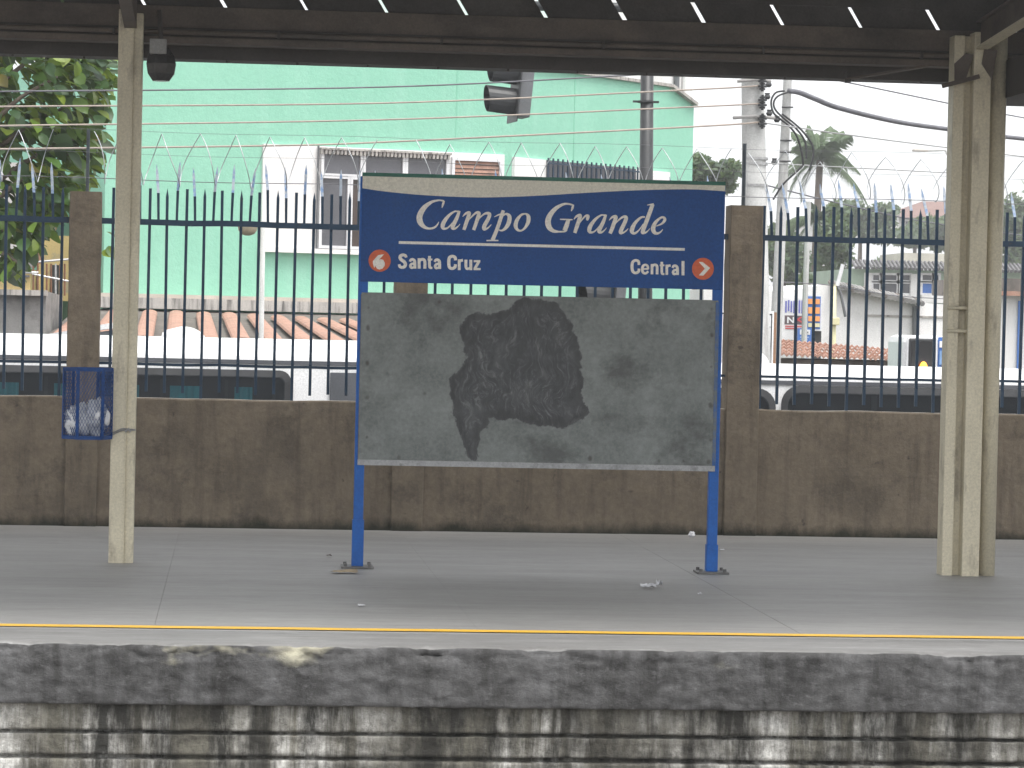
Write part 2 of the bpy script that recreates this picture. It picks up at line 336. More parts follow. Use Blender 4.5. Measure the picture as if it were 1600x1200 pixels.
# ================================================================== boundary wall with pillars
SW = lambda px, py, off=0: WP.sz(px, py, off)
ztop = .942
wall = thing('boundary_wall', 'low brown rendered wall along the back of the platform carrying the railings', 'wall')
xs = np.arange(-8, 12, .05); vs_ = []; fs_ = []
zl = [0, .03, .06, .1] + [.1+.06*i for i in range(1, 14)] + [ztop-.012, ztop]
for i, s in enumerate(xs):
    for k, z in enumerate(zl):
        o = .008*noise.fractal((s*1.3, z*1.6, 1), .9, 2, 4) + .004*noise.noise((s*7, z*7, 4))
        zz = z + (.006*noise.fractal((s*2, 3, 3), .8, 2, 4) if k >= len(zl)-2 else 0)
        vs_.append(WP.pt(s, zz - (.02 if k == 0 else 0), o - (.006 if k == len(zl)-1 else 0)))
    vs_.append(WP.pt(s, ztop-.002 + .006*noise.fractal((s*2, 3, 3), .8, 2, 4), -.15)); vs_.append(WP.pt(s, -1.7, -.15))
nk = len(zl)+2
fs_ = [(i*nk+k, (i+1)*nk+k, (i+1)*nk+k+1, i*nk+k+1) for i in range(len(xs)-1) for k in range(nk-1)]
PALETOP = M('pale_wall_top', (.52,.48,.43), (.40,.36,.32), 7, .9)  # paler colour for the top face of the wall
g = MB(); g.add(vs_, fs_); g.m = [1 if k == len(zl)-1 else 0 for i in range(len(xs)-1) for k in range(nk-1)]
g.build('wall_panel', [STUCCO, PALETOP], wall, smooth=False)
pill = [(-406, -356, 292), (107, 157, 299), (619, 669, 309), (1140, 1191, 321), (1688, 1739, 333)]
pil_s = []
for x0, x1, yt in pill:
    # widths taken near the top, plumb in reality
    sA = SW(x0, 420, .03)[0]; sB = SW(x1, 420, .03)[0]; zt = SW((x0+x1)/2, yt, .03)[1]; pil_s.append((sA, sB, zt))
    g = MB(); nseg = 34; loop = []
    for k in range(nseg+1):
        z = -.02 + (zt+.02)*k/nseg
        j = lambda q: .004*noise.fractal((q*3.7+x0, z*5, x0*.3), .8, 2, 4)
        for cx, cy in ((sA+.006, .03), (sA+.0, .024), (sA, -.19), (sB, -.19), (sB, .024), (sB-.006, .03)):
            loop.append(WP.pt(cx + j(cx), z, cy + j(cx+9)))
    f_ = [(k*6+i, k*6+(i+1) % 6, (k+1)*6+(i+1) % 6, (k+1)*6+i) for k in range(nseg) for i in range(6)] + [tuple(nseg*6+i for i in range(6))]
    g.add(loop, f_); g.build('pillar', STUCCO, wall)

# ================================================================== railings
def zat(px, py, off=-.07): return SW(px, py, off)[1]
z_rail = zat(300, 348.5); z_low = zat(300, 570); z_bar = zat(337, 298); z_foot = zat(250, 613); z_spk = zat(300, 258)
panel_names = ['blue iron railing on the wall left of the leftmost pillar', 'blue iron railing between leftmost pillar and pillar behind the sign',
               'blue iron railing between the sign pillar and the pillar right of the sign', 'blue iron railing on the wall from right pillar past the double column']
pitch = .1328
for k in range(4):
    s0, s1 = pil_s[k][1], pil_s[k+1][0]
    th = thing('iron_railing', panel_names[k], 'railing', 'blue spiked railings along the wall')
    for z, hh in ((z_rail, .042), (z_low, .02)):
        g = MB(); n = 10
        sag = [.006*math.sin(math.pi*i/n)*uni(-1, .6) for i in range(n+1)]
        for i in range(n):
            a = s0 + (s1-s0)*i/n; b_ = s0 + (s1-s0)*(i+1)/n
            g.beam(WP.pt(a, z+sag[i], -.07), WP.pt(b_, z+sag[i+1], -.07), .034 if hh > .03 else .02, hh)
        g.build('rail', NAVY, th)
    n = int((s1-s0-.03)/pitch); st = s0 + ((s1-s0) - (n)*pitch)/2
    for i in range(n+1):
        s = st + pitch*i; le = uni(-.006, .006); pw = i % 2
        g = MB(); zt = z_bar + uni(-.006, .006); zf = z_foot + uni(-.008, .008) if i % 5 else ztop-.01
        g.beam(WP.pt(s, zf, -.07), WP.pt(s+le, zt-.05, -.07), .021, .021, upv=(0,1,0))
        a = WP.pt(s+le, zt-.05, -.07); e = WP.e*.0105; q = WP.n*.0105
        if pw: g.add([a-e-q, a+e-q, a+e+q, a-e+q, WP.pt(s+le, zt+.012, -.07)], [(0,1,4),(1,2,4),(2,3,4),(3,0,4)])
        else: g.hexa([a-e-q, a+e-q, a+e+q, a-e+q] + [p+Vector((0,0,.05)) for p in (a-e-q, a+e-q, a+e+q, a-e+q)])
        g.build('bar', NAVY, th)
        if i < n:
            sm = s + pitch/2; ln = uni(-.03, .03) if k < 2 else uni(-.05, -.005)
            zt2 = z_spk + uni(-.03, .03); zm = z_rail + (zt2-z_rail)*uni(.45, .6); bk = uni(-.02, .02) if k < 2 else -.05*uni(.2, 1)
            g = MB()
            p0, p1, p2, p3 = (sm, z_rail+.015, 0), (sm+ln*.3, zm, 0), (sm+ln*.8+bk*.2, zt2-.06, bk), (sm+ln+bk*.3, zt2, bk*1.2)
            wl = [.009, .010, .0095, .0008]; tk = .006; q4 = []
            for (ss, zz, oo), hw in zip((p0, p1, p2, p3), wl):
                q4 += [WP.pt(ss-hw, zz, -.07+oo+tk), WP.pt(ss+hw, zz, -.07+oo+tk), WP.pt(ss+hw, zz, -.07+oo-tk), WP.pt(ss-hw, zz, -.07+oo-tk)]
            for lv in range(3):
                g.add(q4[lv*4:lv*4+8], [(0,1,5,4),(1,2,6,5),(2,3,7,6),(3,0,4,7)], 0 if lv == 0 else 1)
            g.build('spike', [NAVY, PALE], th)
# razor wire coils: pointed loops strung over the spikes
coil_names = ['pale razor wire loops over the railing left of the leftmost pillar', 'pale razor wire loops strung above the railing before the green facade',
              'pale razor wire loops rising above the station sign', 'tangled razor wire loops over the railing beside the double column']
zA = zat(290, 209, -.07); zB = zat(300, 291, -.07)
for k in range(4):
    s0, s1 = pil_s[k][1]-.1, pil_s[k+1][0]+.1; P = []
    n = int((s1-s0)/.262); seed = k*10
    for i in range(n*26+1):
        t = i/26*2*math.pi; s = s0 + .262*i/26; q_ = (t/(2*math.pi)) % 1; q_ = min(q_, 1-q_)*2; sh = 1-2*(.72*(1-(1-q_)**1.25)+.28*math.sin(q_*math.pi/2)**1.2)
        jz = .045*noise.noise((s*2.9, seed, 0)) * (2.2 if k == 3 else 1)
        P.append(WP.pt(s + .035*math.sin(t) + .05*noise.noise((s*4.1, seed, 2)) + .03*noise.noise((s*9, seed, 5)), (zA+zB)/2 + (zA-zB)/2*sh*(1-.12*(k == 3)) + jz, -.07 + .12*math.sin(t)))
    g = MB(); g.tube(P, .0034, 5); tag(g.build('razor_wire', WIREPALE, smooth=True), coil_names[k], 'razor wire', 'razor wire loops above the railings')
for px, y0, y1, lab in ((137, 202, 303, 'dark steel wire post standing on the leftmost pillar'), (1163, 224, 326, 'dark blue steel wire post on the pillar right of the sign')):
    a0 = SW(px, 260, -.08)[0]; z0 = SW(px, y1, -.08)[1]-.03; z1 = SW(px, y0, -.08)[1]
    g = MB(); g.pbox(WP, a0-.012, a0+.012, z0, z1, -.105, -.099); g.pbox(WP, a0+.006, a0+.012, z0, z1, -.099, -.075)
    tag(g.build('wire_post', M('wire_post_steel', (.10,.12,.14), (.07,.085,.10), 5, .5)), lab, 'post', 'wire posts on the pillars')
for y0, r, lab in ((207, .0014, 'top strand of straight fence wire through the razor loop tips'), (243, .0013, 'middle strand of straight fence wire between the razor loops'), (283, .003, 'lowest dark strand of fence wire just above the bar tips')):
    z = zat(300, y0); P = [WP.pt(-6 + .3*i, z + .006*math.sin(i*.9), -.075) for i in range(52)]
    g = MB(); g.tube(P, r, 5); tag(g.build('fence_wire', CABLEGREY), lab, 'wire', 'straight fence wires')

# ================================================================== station sign
pA, pB = G(558, 887), G(1111, 895.5)
SP = Plane((pA.x, pA.y), math.atan2(pB.y-pA.y, pB.x-pA.x)); SLEN = (pB-pA).length
sign = thing('station_sign', 'large blue station name sign reading Campo Grande above a grey scrubbed board on two posts', 'sign')
ztp = SP.sz(566, 268)[1]
for s in (0, SLEN):
    g = MB(); hw = .030
    g.pbox(SP, s-hw, s+hw, 0.012, ztp-.03, -.03, .03)
    p = g.build('post', BLUE, sign, bevel=.004)
    g = MB(); g.pbox(SP, s-hw-.006, s+hw+.006, .012, .30 if s == 0 else .18, -.036, .036); g.build('sleeve', BLUE, p, bevel=.003)
    g = MB(); g.pbox(SP, s-.10, s+.10, 0.001, .013, -.10, .10); g.build('base_plate', PLATE, p, bevel=.002)
    for dx in (-.075, .075):
        for dy in (-.07, .07):
            c = SP.pt(s+dx, .013, dy); g = MB(); g.tube([c, c+Vector((0,0,.018))], .012, 6); g.build('bolt', PLATE, p)
# header panel
OH = .034
cor = [SP.sz(566, 267, OH), SP.sz(1131, 288, OH), SP.sz(1131, 452, OH), SP.sz(564, 441, OH)]
hs0, hs1 = (cor[0][0]+cor[3][0])/2, (cor[1][0]+cor[2][0])/2; hz1 = (cor[0][1]+cor[1][1])/2; hz0 = (cor[2][1]+cor[3][1])/2
g = MB(); g.pbox(SP, hs0, hs1, hz0, hz1, .030, OH+.004); header = g.build('header_panel', SIGNBLUE, sign, bevel=.002)
# tabs that carry the header down to the board
g = MB()
for a, b_ in ((hs0, SP.sz(575, 448, OH)[0]), (SP.sz(1113, 458, OH)[0], hs1)): g.pbox(SP, a, b_, hz0-.075, hz0-.001, .031, OH+.002)
g.build('side_tab', BLUE, header)
OS = OH+.0065
zt_green = SP.sz(850, 283, OH)[1]; zt_green = hz1-.020
g = MB(); g.pbox(SP, hs0-.002, hs1+.002, zt_green, hz1+.003, .028, OH+.009); g.build('top_edge', SIGNGREEN, header)
wave = [(566,294),(600,299),(650,304),(700,307),(750,308.5),(800,307.5),(850,305.3),(900,302.3),(950,299.5),(1000,297.2),(1050,296),(1090,296.2),(1131,298.8)]
wp = [SP.sz(x, y, OS) for x, y in wave]
def cr(pts, n=8):
    out = []
    for i in range(len(pts)-1):
        p0 = pts[max(i-1, 0)]; p1 = pts[i]; p2 = pts[i+1]; p3 = pts[min(i+2, len(pts)-1)]
        for k in range(n):
            t = k/n; out.append(tuple(.5*((2*b)+(-a+c)*t+(2*a-5*b+4*c-d)*t*t+(-a+3*b-3*c+d)*t**3) for a, b, c, d in zip(p0, p1, p2, p3)))
    out.append(tuple(pts[-1])); return out
wq = cr(wp); g = MB(); vv = []; ff = []
wq[0] = (hs0, wq[0][1]); wq[-1] = (hs1, wq[-1][1])
for i, (s, z) in enumerate(wq):
    vv += [SP.pt(s, z, OS), SP.pt(s, zt_green, OS)]
    if i: ff.append((2*i-2, 2*i, 2*i+1, 2*i-1))
g.add(vv, ff); g.build('wave_band', CREAM, header)
r_ = SP.sz(623, 379.5, OS), SP.sz(1070, 389, OS)
zr = (r_[0][1]+r_[1][1])/2; g = MB(); g.pbox(SP, r_[0][0], r_[1][0], zr-.0085, zr+.0085, OH+.002, OS); g.build('rule_line', LETTER, header)
ppm = 1/abs(SP.sz(801, 340, OS)[0]-SP.sz(800, 340, OS)[0])
LZ = [0.0]
def stroke(mb, pts, org, sc):
    P = [(*SP.sz(org[0]+x/sc, org[1]+y/sc, OS), wd/sc/ppm) for x, y, wd in pts]
    P = cr(P, 7); LZ[0] = (LZ[0]+.0004) % .0028; vv = []; ff = []
    for i, (s, z, wd) in enumerate(P):
        a = P[max(i-1, 0)]; b_ = P[min(i+1, len(P)-1)]; dx, dz = b_[0]-a[0], b_[1]-a[1]; L = math.hypot(dx, dz) or 1
        nx_, nz_ = -dz/L, dx/L; wd = max(wd, .002)*.5
        vv += [SP.pt(s+nx_*wd, z+nz_*wd, OS+.0005+LZ[0]), SP.pt(s-nx_*wd, z-nz_*wd, OS+.0005+LZ[0])]
        if i: ff.append((2*i-2, 2*i-1, 2*i+1, 2*i))
    mb.add(vv, ff)
aB = [(622,290,28),(590,282,20),(555,287,22),(490,335,36),(432,410,50),(413,465,52),(425,496,34),(475,488,20),(540,422,16),(592,345,14)]
aS = [(622,276,30),(592,360,44),(548,450,50),(537,488,44),(568,497,26),(608,467,14),(630,440,8)]
Z1, K1 = (640, 295), 8.0; Z2, K2 = (845, 300), 1600/210
LET = {
 'C': (Z1, K1, [[(428,152,22),(385,144,20),(340,147,24),(270,168,36),(180,238,60),(127,335,72),(132,415,70),(178,472,46),(238,496,26),(300,488,26),(342,456,20),(365,413,8)], [(432,150,20),(418,190,28),(405,238,10)]]),
 'a': (Z1, K1, [aB, aS]),
 'm': (Z1, K1, [[(663,348,8),(698,312,26),(742,300,42),(737,340,46),(706,430,46),(678,514,40)], [(690,450,8),(760,365,16),(828,302,28),(866,306,44),(850,370,46),(800,516,42)], [(810,450,8),(890,350,16),(952,307,28),(998,316,44),(985,370,46),(936,460,50),(932,502,42),(970,495,22),(1005,465,14),(1022,445,8)]]),
 'p': (Z1, K1, [[(1172,270,42),(1150,335,46),(1100,485,46),(1050,610,48),(1038,640,56)], [(1058,352,8),(1110,326,18),(1152,316,20)], [(960,647,16),(1035,645,18),(1110,647,16)], [(1160,345,14),(1205,314,26),(1247,345,48),(1240,420,54),(1202,488,42),(1150,522,22),(1105,508,12)]]),
 'o': (Z1, K1, [[(1450,312,20),(1395,327,28),(1342,392,46),(1325,460,50),(1345,508,36),(1390,524,22),(1440,490,30),(1480,420,48),(1486,352,48),(1465,320,30),(1440,312,18)]]),
 'G': (Z2, K2, [[(385,158,20),(335,143,22),(270,146,28),(180,194,46),(110,275,60),(85,350,68),(100,420,62),(150,463,42),(220,473,20),(285,468,22),(312,452,16)], [(388,150,20),(377,190,28),(362,228,10)], [(330,328,44),(306,400,54),(284,458,54)], [(228,325,14),(300,327,16),(378,330,14)]]),
 'r': (Z2, K2, [[(393,326,8),(425,290,26),(467,280,42),(456,330,46),(426,420,46),(404,488,40)], [(430,412,8),(490,330,16),(532,286,24),(562,286,36),(556,318,36),(549,338,22)]]),
 'n': (Z2, K2, [[(813,337,8),(850,300,26),(892,295,42),(881,340,46),(850,430,46),(824,494,42)], [(845,432,8),(910,350,16),(978,297,28),(1014,305,44),(1000,360,46),(957,450,48),(951,484,42),(985,482,22),(1020,457,14),(1040,435,8)]]),
 'd': (Z2, K2, [[(1240,298,20),(1190,305,26),(1122,370,40),(1087,440,52),(1087,478,42),(1120,491,28),(1170,452,16),(1222,380,14)], [(1332,145,44),(1300,235,48),(1250,370,48),(1216,460,48),(1215,485,38),(1250,481,22),(1280,457,12),(1297,435,8)], [(1266,156,10),(1345,143,22)]]),
 'e': (Z2, K2, [[(1372,407,8),(1440,377,24),(1476,332,36),(1460,302,28),(1420,311,26),(1366,362,40),(1337,430,54),(1350,478,46),(1385,493,30),(1425,476,18),(1452,443,8)]]),
}
for ch in 'CampoGrnde':
    g = MB(); org, k, st = LET[ch]
    for q in st: stroke(g, q, org, k)
    g.build('letter', LETTER, header)
g = MB()
for q in (aB, aS): stroke(g, [(555+(x-390)*.945, 268+(y-275)*.955, wd*.95) for x, y, wd in q], Z2, K2)
g.build('letter', LETTER, header)
def text(name, body, s0, s1, z0, z1, P, off, mat, parent, bold=.0, ext=.001):
    cu = bpy.data.curves.new('t', 'FONT'); cu.body = body; cu.offset = bold; cu.space_character = 1.04
    o = bpy.data.objects.new('t', cu); COL.objects.link(o); bpy.context.view_layer.update()
    me = bpy.data.meshes.new_from_object(o.evaluated_get(bpy.context.evaluated_depsgraph_get())); bpy.data.objects.remove(o)
    n = len(me.vertices); c = np.zeros(n*3); me.vertices.foreach_get('co', c); c = c.reshape(-1, 3)
    lo, hi = c.min(0), c.max(0); out = []
    for v in c:
        p = P.pt(s0+(v[0]-lo[0])/(hi[0]-lo[0])*(s1-s0), z0+(v[1]-lo[1])/(hi[1]-lo[1])*(z1-z0), off); out += [p.x, p.y, p.z]
    me.vertices.foreach_set('co', out); me.materials.clear(); me.materials.append(mat); me.update()
    return link(name, me, parent)
aS1 = [[(586,282,26),(596,262,30),(616,257,32),(636,270,33),(641,300,34),(641,362,34)], [(638,304,24),(606,308,28),(591,330,31),(603,352,28),(634,343,22)]]
def poly_pts(*p): return [(*q, p[-1]) for q in p[:-1]]
SANS = {
 'S': [[(543,236,30),(535,215,32),(507,206,33),(480,216,36),(474,240,38),(492,264,38),(520,284,38),(534,312,38),(522,340,36),(495,347,33),(470,338,32),(463,312,30)]],
 'a': aS1, 'n': [[(690,243,34),(690,362,34)], [(694,282,22),(714,258,30),(742,260,33),(755,285,34),(755,362,34)]],
 't': [[(808,218,31),(808,325,32),(816,350,30),(840,353,24)], [(786,258,22),(840,258,22)]],
 'C': [[(1103,268,34),(1098,235,35),(1066,221,33),(1034,238,36),(1027,290,37),(1034,345,36),(1066,361,33),(1096,345,35),(1103,312,34)]],
 'r': [[(1146,256,33),(1146,379,33)], [(1150,296,20),(1164,272,28),(1188,266,32)]],
 'u': [[(1222,260,33),(1222,335,33),(1234,362,30),(1262,358,26),(1272,340,18)], [(1277,260,33),(1277,379,33)]],
 'z': [[(1310,277,24),(1385,277,24)], [(1370,280,32),(1322,362,32)], [(1308,367,24),(1388,367,24)]]}
SANS2 = {
 'C': [[(307,272,34),(300,228,35),(262,214,33),(228,238,37),(220,292,38),(228,348,37),(262,372,33),(300,356,35),(308,318,34)]],
 'e': [[(352,322,20),(425,322,20)], [(420,326,30),(414,286,31),(385,270,28),(356,288,33),(348,325,34),(356,362,33),(388,378,28),(424,352,28)]],
 'n': [[(470,260,34),(470,389,34)], [(474,298,22),(494,272,30),(520,274,33),(533,298,34),(533,389,34)]],
 't': [[(592,233,33),(592,355,33),(600,382,30),(624,386,24)], [(566,276,22),(624,276,22)]],
 'r': [[(655,268,33),(655,396,33)], [(659,308,20),(674,284,28),(702,278,32)]],
 'a': [[(715+(x-575)*1.1, 281+(y-256)*1.1, w_*1.06) for x, y, w_ in q] for q in aS1],
 'l': [[(857,222,37),(857,402,37)]]}
for DD, org, k in ((SANS, (560, 370), 1600/220), (SANS2, (960, 380), 8.0)):
    for ch in DD:
        g = MB()
        for q in DD[ch]: stroke(g, q, org, k)
        g.build('letter', LETTER, header)
g = MB()
for q in aS1: stroke(g, [(x+281, y+4, w_) for x, y, w_ in q], (560, 370), 1600/220)
g.build('letter', LETTER, header)
def roundel(cx, cy, pts, org, sc):
    s, z = SP.sz(cx, cy, OS); r = 17.2/ppm; n = 40
    g = MB(); g.poly([SP.pt(s+r*math.cos(2*math.pi*i/n), z+r*math.sin(2*math.pi*i/n), OS) for i in range(n)], SP.n*.0015); g.build('roundel', ORANGE, header)
    g = MB(); g.poly([SP.pt(*SP.sz(org[0]+x/sc, org[1]+y/sc, OS), OS+.0022) for x, y in pts], SP.n*.0008); g.build('arrow', LETTER, header)
roundel(593.2, 407.3, [(292,198),(225,208),(195,240),(163,278),(166,312),(180,355),(192,330),(210,362),(238,372),(272,362),(298,330),(300,295),(282,262),(255,255),(232,262)], (560, 370), 1600/220)
roundel(1098.3, 420, [(1055,235),(1100,234),(1196,310),(1110,406),(1055,401),(1130,318)], (960, 380), 8)
# notice board: subdivided sheet with the scrubbed smear stored per vertex
OB = .040
bc = [SP.sz(566, 457.5, OB), SP.sz(1123, 469, OB), SP.sz(1116, 729, OB), SP.sz(559, 719, OB)]
bs0 = (bc[0][0]+bc[3][0])/2; bs1 = (bc[1][0]+bc[2][0])/2; bz1 = (bc[0][1]+bc[1][1])/2; bz0 = (bc[2][1]+bc[3][1])/2
nu, nv = 340, 170
ss = np.linspace(bs0, bs1, nu); zz = np.linspace(bz0, bz1, nv); SS, ZZ = np.meshgrid(ss, zz)
smear = [(720,520),(718,505),(726,496),(745,487),(760,489),(775,491),(790,484),(803,474),(820,466),(845,465),(868,472),(884,488),(895,508),(905,535),(910,555),(908,578),(913,592),(910,612),(914,628),(922,645),(907,659),(880,669),(850,666),(820,660),(795,655),(765,655),(761,668),(751,674),(748,700),(749,716),(742,723),(733,719),(722,692),(712,667),(707,642),(702,612),(702,592),(714,577),(726,566),(731,558),(722,548),(724,536)]
PG = np.array([SP.sz(x, y, OB) for x, y in smear])
def polydist(px, pz, PG):
    d = np.full(px.shape, 1e9); ins = np.zeros(px.shape, bool); n = len(PG)
    for i in range(n):
        a, b_ = PG[i], PG[(i+1) % n]; ab = b_-a; t = np.clip(((px-a[0])*ab[0]+(pz-a[1])*ab[1])/(ab@ab), 0, 1)
        d = np.minimum(d, np.hypot(px-a[0]-t*ab[0], pz-a[1]-t*ab[1]))
        c = ((a[1] > pz) != (b_[1] > pz)) & (px < (b_[0]-a[0])*(pz-a[1])/(b_[1]-a[1]+1e-12)+a[0]); ins ^= c
    return np.where(ins, d, -d)
jit = np.array([noise.fractal((s*14, z*14, 0), .8, 2, 4) for s, z in zip(SS.ravel(), ZZ.ravel())]).reshape(SS.shape)
D = polydist(SS, ZZ, PG) + jit*.017
mask = np.clip((D+.016)/.036, 0, 1); rim = np.exp(-((D-.02)/.035)**2)*mask
vv = [SP.pt(s, z, OB + .003*noise.noise((s*2.2, z*2.2, 8))) for s, z in zip(SS.ravel(), ZZ.ravel())]
ff = [(j*nu+i, j*nu+i+1, (j+1)*nu+i+1, (j+1)*nu+i) for j in range(nv-1) for i in range(nu-1)]
def board_mat():
    mt, t, b, ns, ls = nodes('scrubbed_board')
    c = ramp(t, pos_noise(t, 3.2, (1,1,1), 9, .7), [(.30, (.068,.078,.074)), (.5, (.128,.142,.135)), (.72, (.195,.213,.204))])
    c = mix(t, ramp(t, pos_noise(t, 42, (1,1,1), 4, .7), [(.40, 0.), (.75, .35)]), c, (.29,.305,.298))
    c = mix(t, ramp(t, pos_noise(t, 2.4, (1,1,1.2), 7, .7), [(.52, 0.), (.66, .8)]), c, (.046,.049,.047))
    at = N(t, 'ShaderNodeAttribute', attribute_name='smear'); sp = N(t, 'ShaderNodeSeparateColor'); ls.new(at.outputs['Color'], sp.inputs[0])
    g_ = N(t, 'ShaderNodeNewGeometry'); wv = N(t, 'ShaderNodeTexNoise'); wv.inputs['Scale'].default_value = 4.5; ls.new(g_.outputs['Position'], wv.inputs['Vector'])
    va = N(t, 'ShaderNodeVectorMath', operation='SCALE'); ls.new(wv.outputs['Color'], va.inputs[0]); va.inputs['Scale'].default_value = .42
    vb = N(t, 'ShaderNodeVectorMath', operation='ADD'); ls.new(g_.outputs['Position'], vb.inputs[0]); ls.new(va.outputs[0], vb.inputs[1])
    stx = pos_noise(t, 15, (2.6,1,.4), 9, .8, coord=vb.outputs[0])
    cs = ramp(t, stx, [(.36, (.016,.017,.019)), (.52, (.036,.038,.042)), (.66, (.15,.157,.16))])
    cs = mix(t, ramp(t, pos_noise(t, 5, (1,1,1), 5), [(.5, 0.), (.72, .5)]), cs, (.10,.105,.108))
    cs = mix(t, math_(t, 'MULTIPLY', sp.outputs[1], .75), cs, (.016,.016,.018))
    ragged = math_(t, 'ADD', sp.outputs[0], math_(t, 'MULTIPLY', math_(t, 'SUBTRACT', pos_noise(t, 26, (1.6,1,.7), 8, .8, coord=vb.outputs[0]), .5), 1.5))
    ragged = ramp(t, ragged, [(.40, 0.), (.62, 1.)])
    fac = math_(t, 'MULTIPLY', ragged, math_(t, 'ADD', .70, math_(t, 'MULTIPLY', pos_noise(t, 11, (2,1,.7), 6), .5)))
    cl = N(t, 'ShaderNodeClamp'); ls.new(fac, cl.inputs[0])
    c = mix(t, cl.outputs[0], c, cs); c = mix(t, sp.outputs[2], c, (.045,.04,.036))
    ls.new(c, b.inputs['Base Color']); b.inputs['Roughness'].default_value = .55; b.inputs['Metallic'].default_value = .0
    bump(t, b, pos_noise(t, 60), .15, .004); return mt
dots = np.zeros(SS.shape)
for x, y in ((576,481),(575,512),(574,567),(574,621),(573,683),(623,714),(850,716),(922,716),(1030,720),(1068,720),(1107,722),(1110,688),(1110,633),(1111,573),(1112,524),(1112,483),(686,472),(664,615),(760,632)):
    s, z = SP.sz(x, y, OB); rr = uni(.010, .018); d = np.hypot((SS-s), (ZZ-z)*uni(.7, 1))+jit*.006; dots = np.maximum(dots, np.clip((rr-d)/.008, 0, 1)*uni(.4, .9))
g = MB(); g.add(vv, ff); me = g.mesh('notice_board', board_mat())
ca = me.color_attributes.new('smear', 'FLOAT_COLOR', 'POINT')
colr = np.ones((nu*nv, 4)); colr[:, 0] = mask.ravel(); colr[:, 1] = rim.ravel(); colr[:, 2] = dots.ravel(); ca.data.foreach_set('color', colr.ravel())
board = link('notice_board', me, sign)
g = MB(); g.pbox(SP, bs0-.004, bs1+.004, bz0-.002, bz1+.002, .031, OB-.005); g.build('board_back', PLATE, board)
g = MB(); g.pbox(SP, bs0-.004, bs1+.002, bz0-.030, bz0+.004, .031, OB+.006); g.build('bottom_trim', TRIM, board)
BLUESTRIP = M('worn_blue_strip', (.020,.085,.25), (.10,.12,.13), 7, .5, lo=.42, hi=.6)
g = MB(); g.pbox(SP, bs1-.016, bs1+.006, bz0+.006, bz1-.01, .031, OB+.005); g.build('side_trim', BLUESTRIP, board)

# ================================================================== columns
YC = G(188, 880).y
def cx(px, py=700, Y=None): return U(px, py, Y or YC).x
def cz(px, py, Y=None): return U(px, py, Y or YC).z
x_ = cx(187, 880); sc = 4706/YC/1.004
col = thing('steel_column', 'slim cream painted steel column at left carrying the blue litter basket', 'column')
zc = 3.42
def prof(name, x0, x1, y0, y1, z0, z1, mt, par, bev=.004): g = MB(); g.box(x0, x1, y0, y1, z0, z1); return g.build(name, mt, par, bevel=bev)
xa = cx(169, 878); xb = cx(192, 878); xc_ = cx(207.5, 878)
prof('front_channel', xa, xb, YC, YC+.10, -.01, zc, STEEL, col, .006)
prof('back_channel', xb+.001, xc_, YC+.022, YC+.12, -.01, zc-.02, STEEL, col, .006)
prof('edge_lip', xb-.004, xb+.004, YC-.003, YC+.03, -.01, zc-.05, STEEL, col, .001)
g = MB(); z0 = cz(192, 672); z1 = cz(192, 678)
g.tube([(xa-.06, YC-.01, z1-.02), (xa, YC-.012, z1), (xb-.02, YC-.012, z0+.01), (xc_, YC+.012, z0+.004)], .004, 6)
g.tube([(xa-.06, YC-.014, z1-.03), (xa, YC-.016, z1-.012), (xb-.02, YC-.016, z0), (xc_, YC+.008, z0)], .004, 6)
g.tube([(xb, YC-.02, z0-.012), (xb+.02, YC-.02, z0+.012), (xb+.03, YC-.015, z0-.01)], .006, 6); g.build('tie_wire', WIRE, col)
col2 = thing('compound_column', 'wide cream compound steel column with downpipe at right of the platform', 'column')
YD = YC + .02
X = lambda px: cx(px, 893, YD)
prof('left_channel', X(1470), X(1487), YD-.02, YD+.12, -.01, zc, STEEL, col2, .005)
prof('web_plate', X(1486), X(1500), YD+.03, YD+.10, -.01, zc, STEEL, col2, .002)
prof('front_channel', X(1499), X(1526), YD-.06, YD+.08, -.01, zc+.02, STEEL, col2, .006)
g = MB(); xp = X(1543); g.tube([(xp, YD+.03, -.01), (xp, YD+.03, zc+.03)], .052, 24); g.build('downpipe', STEEL, col2, smooth=True)
for py in (481, 517):
    z = cz(1490, py, YD); g = MB(); g.tube([(X(1472)-.02, YD-.035, z), (X(1500), YD-.035, z)], .011, 10); g.build('stub_pipe', STEEL, col2, smooth=True)
g = MB(); z = cz(1495, 125, YD)
g.beam((X(1448), YD-.09, z-.05), (X(1506), YD-.09, z+.02), .006, .028); g.build('bracket_bar', STEEL_ROOF, col2)
g = MB(); g.poly([(X(1471), YD-.025, z-.03), (X(1488), YD-.025, z+.0), (X(1500), YD-.025, z+.16), (X(1488), YD-.025, z+.17), (X(1470), YD-.025, z+.10)], (0,-.006,0)); g.build('gusset', STEEL_ROOF, col2)
g = MB(); g.poly([(X(1527), YD-.065, z+.0), (X(1534), YD-.065, z+.19), (X(1514), YD-.065, z+.20), (X(1510), YD-.065, z+.10)], (0,-.006,0)); g.build('gusset', STEEL_ROOF, col2)

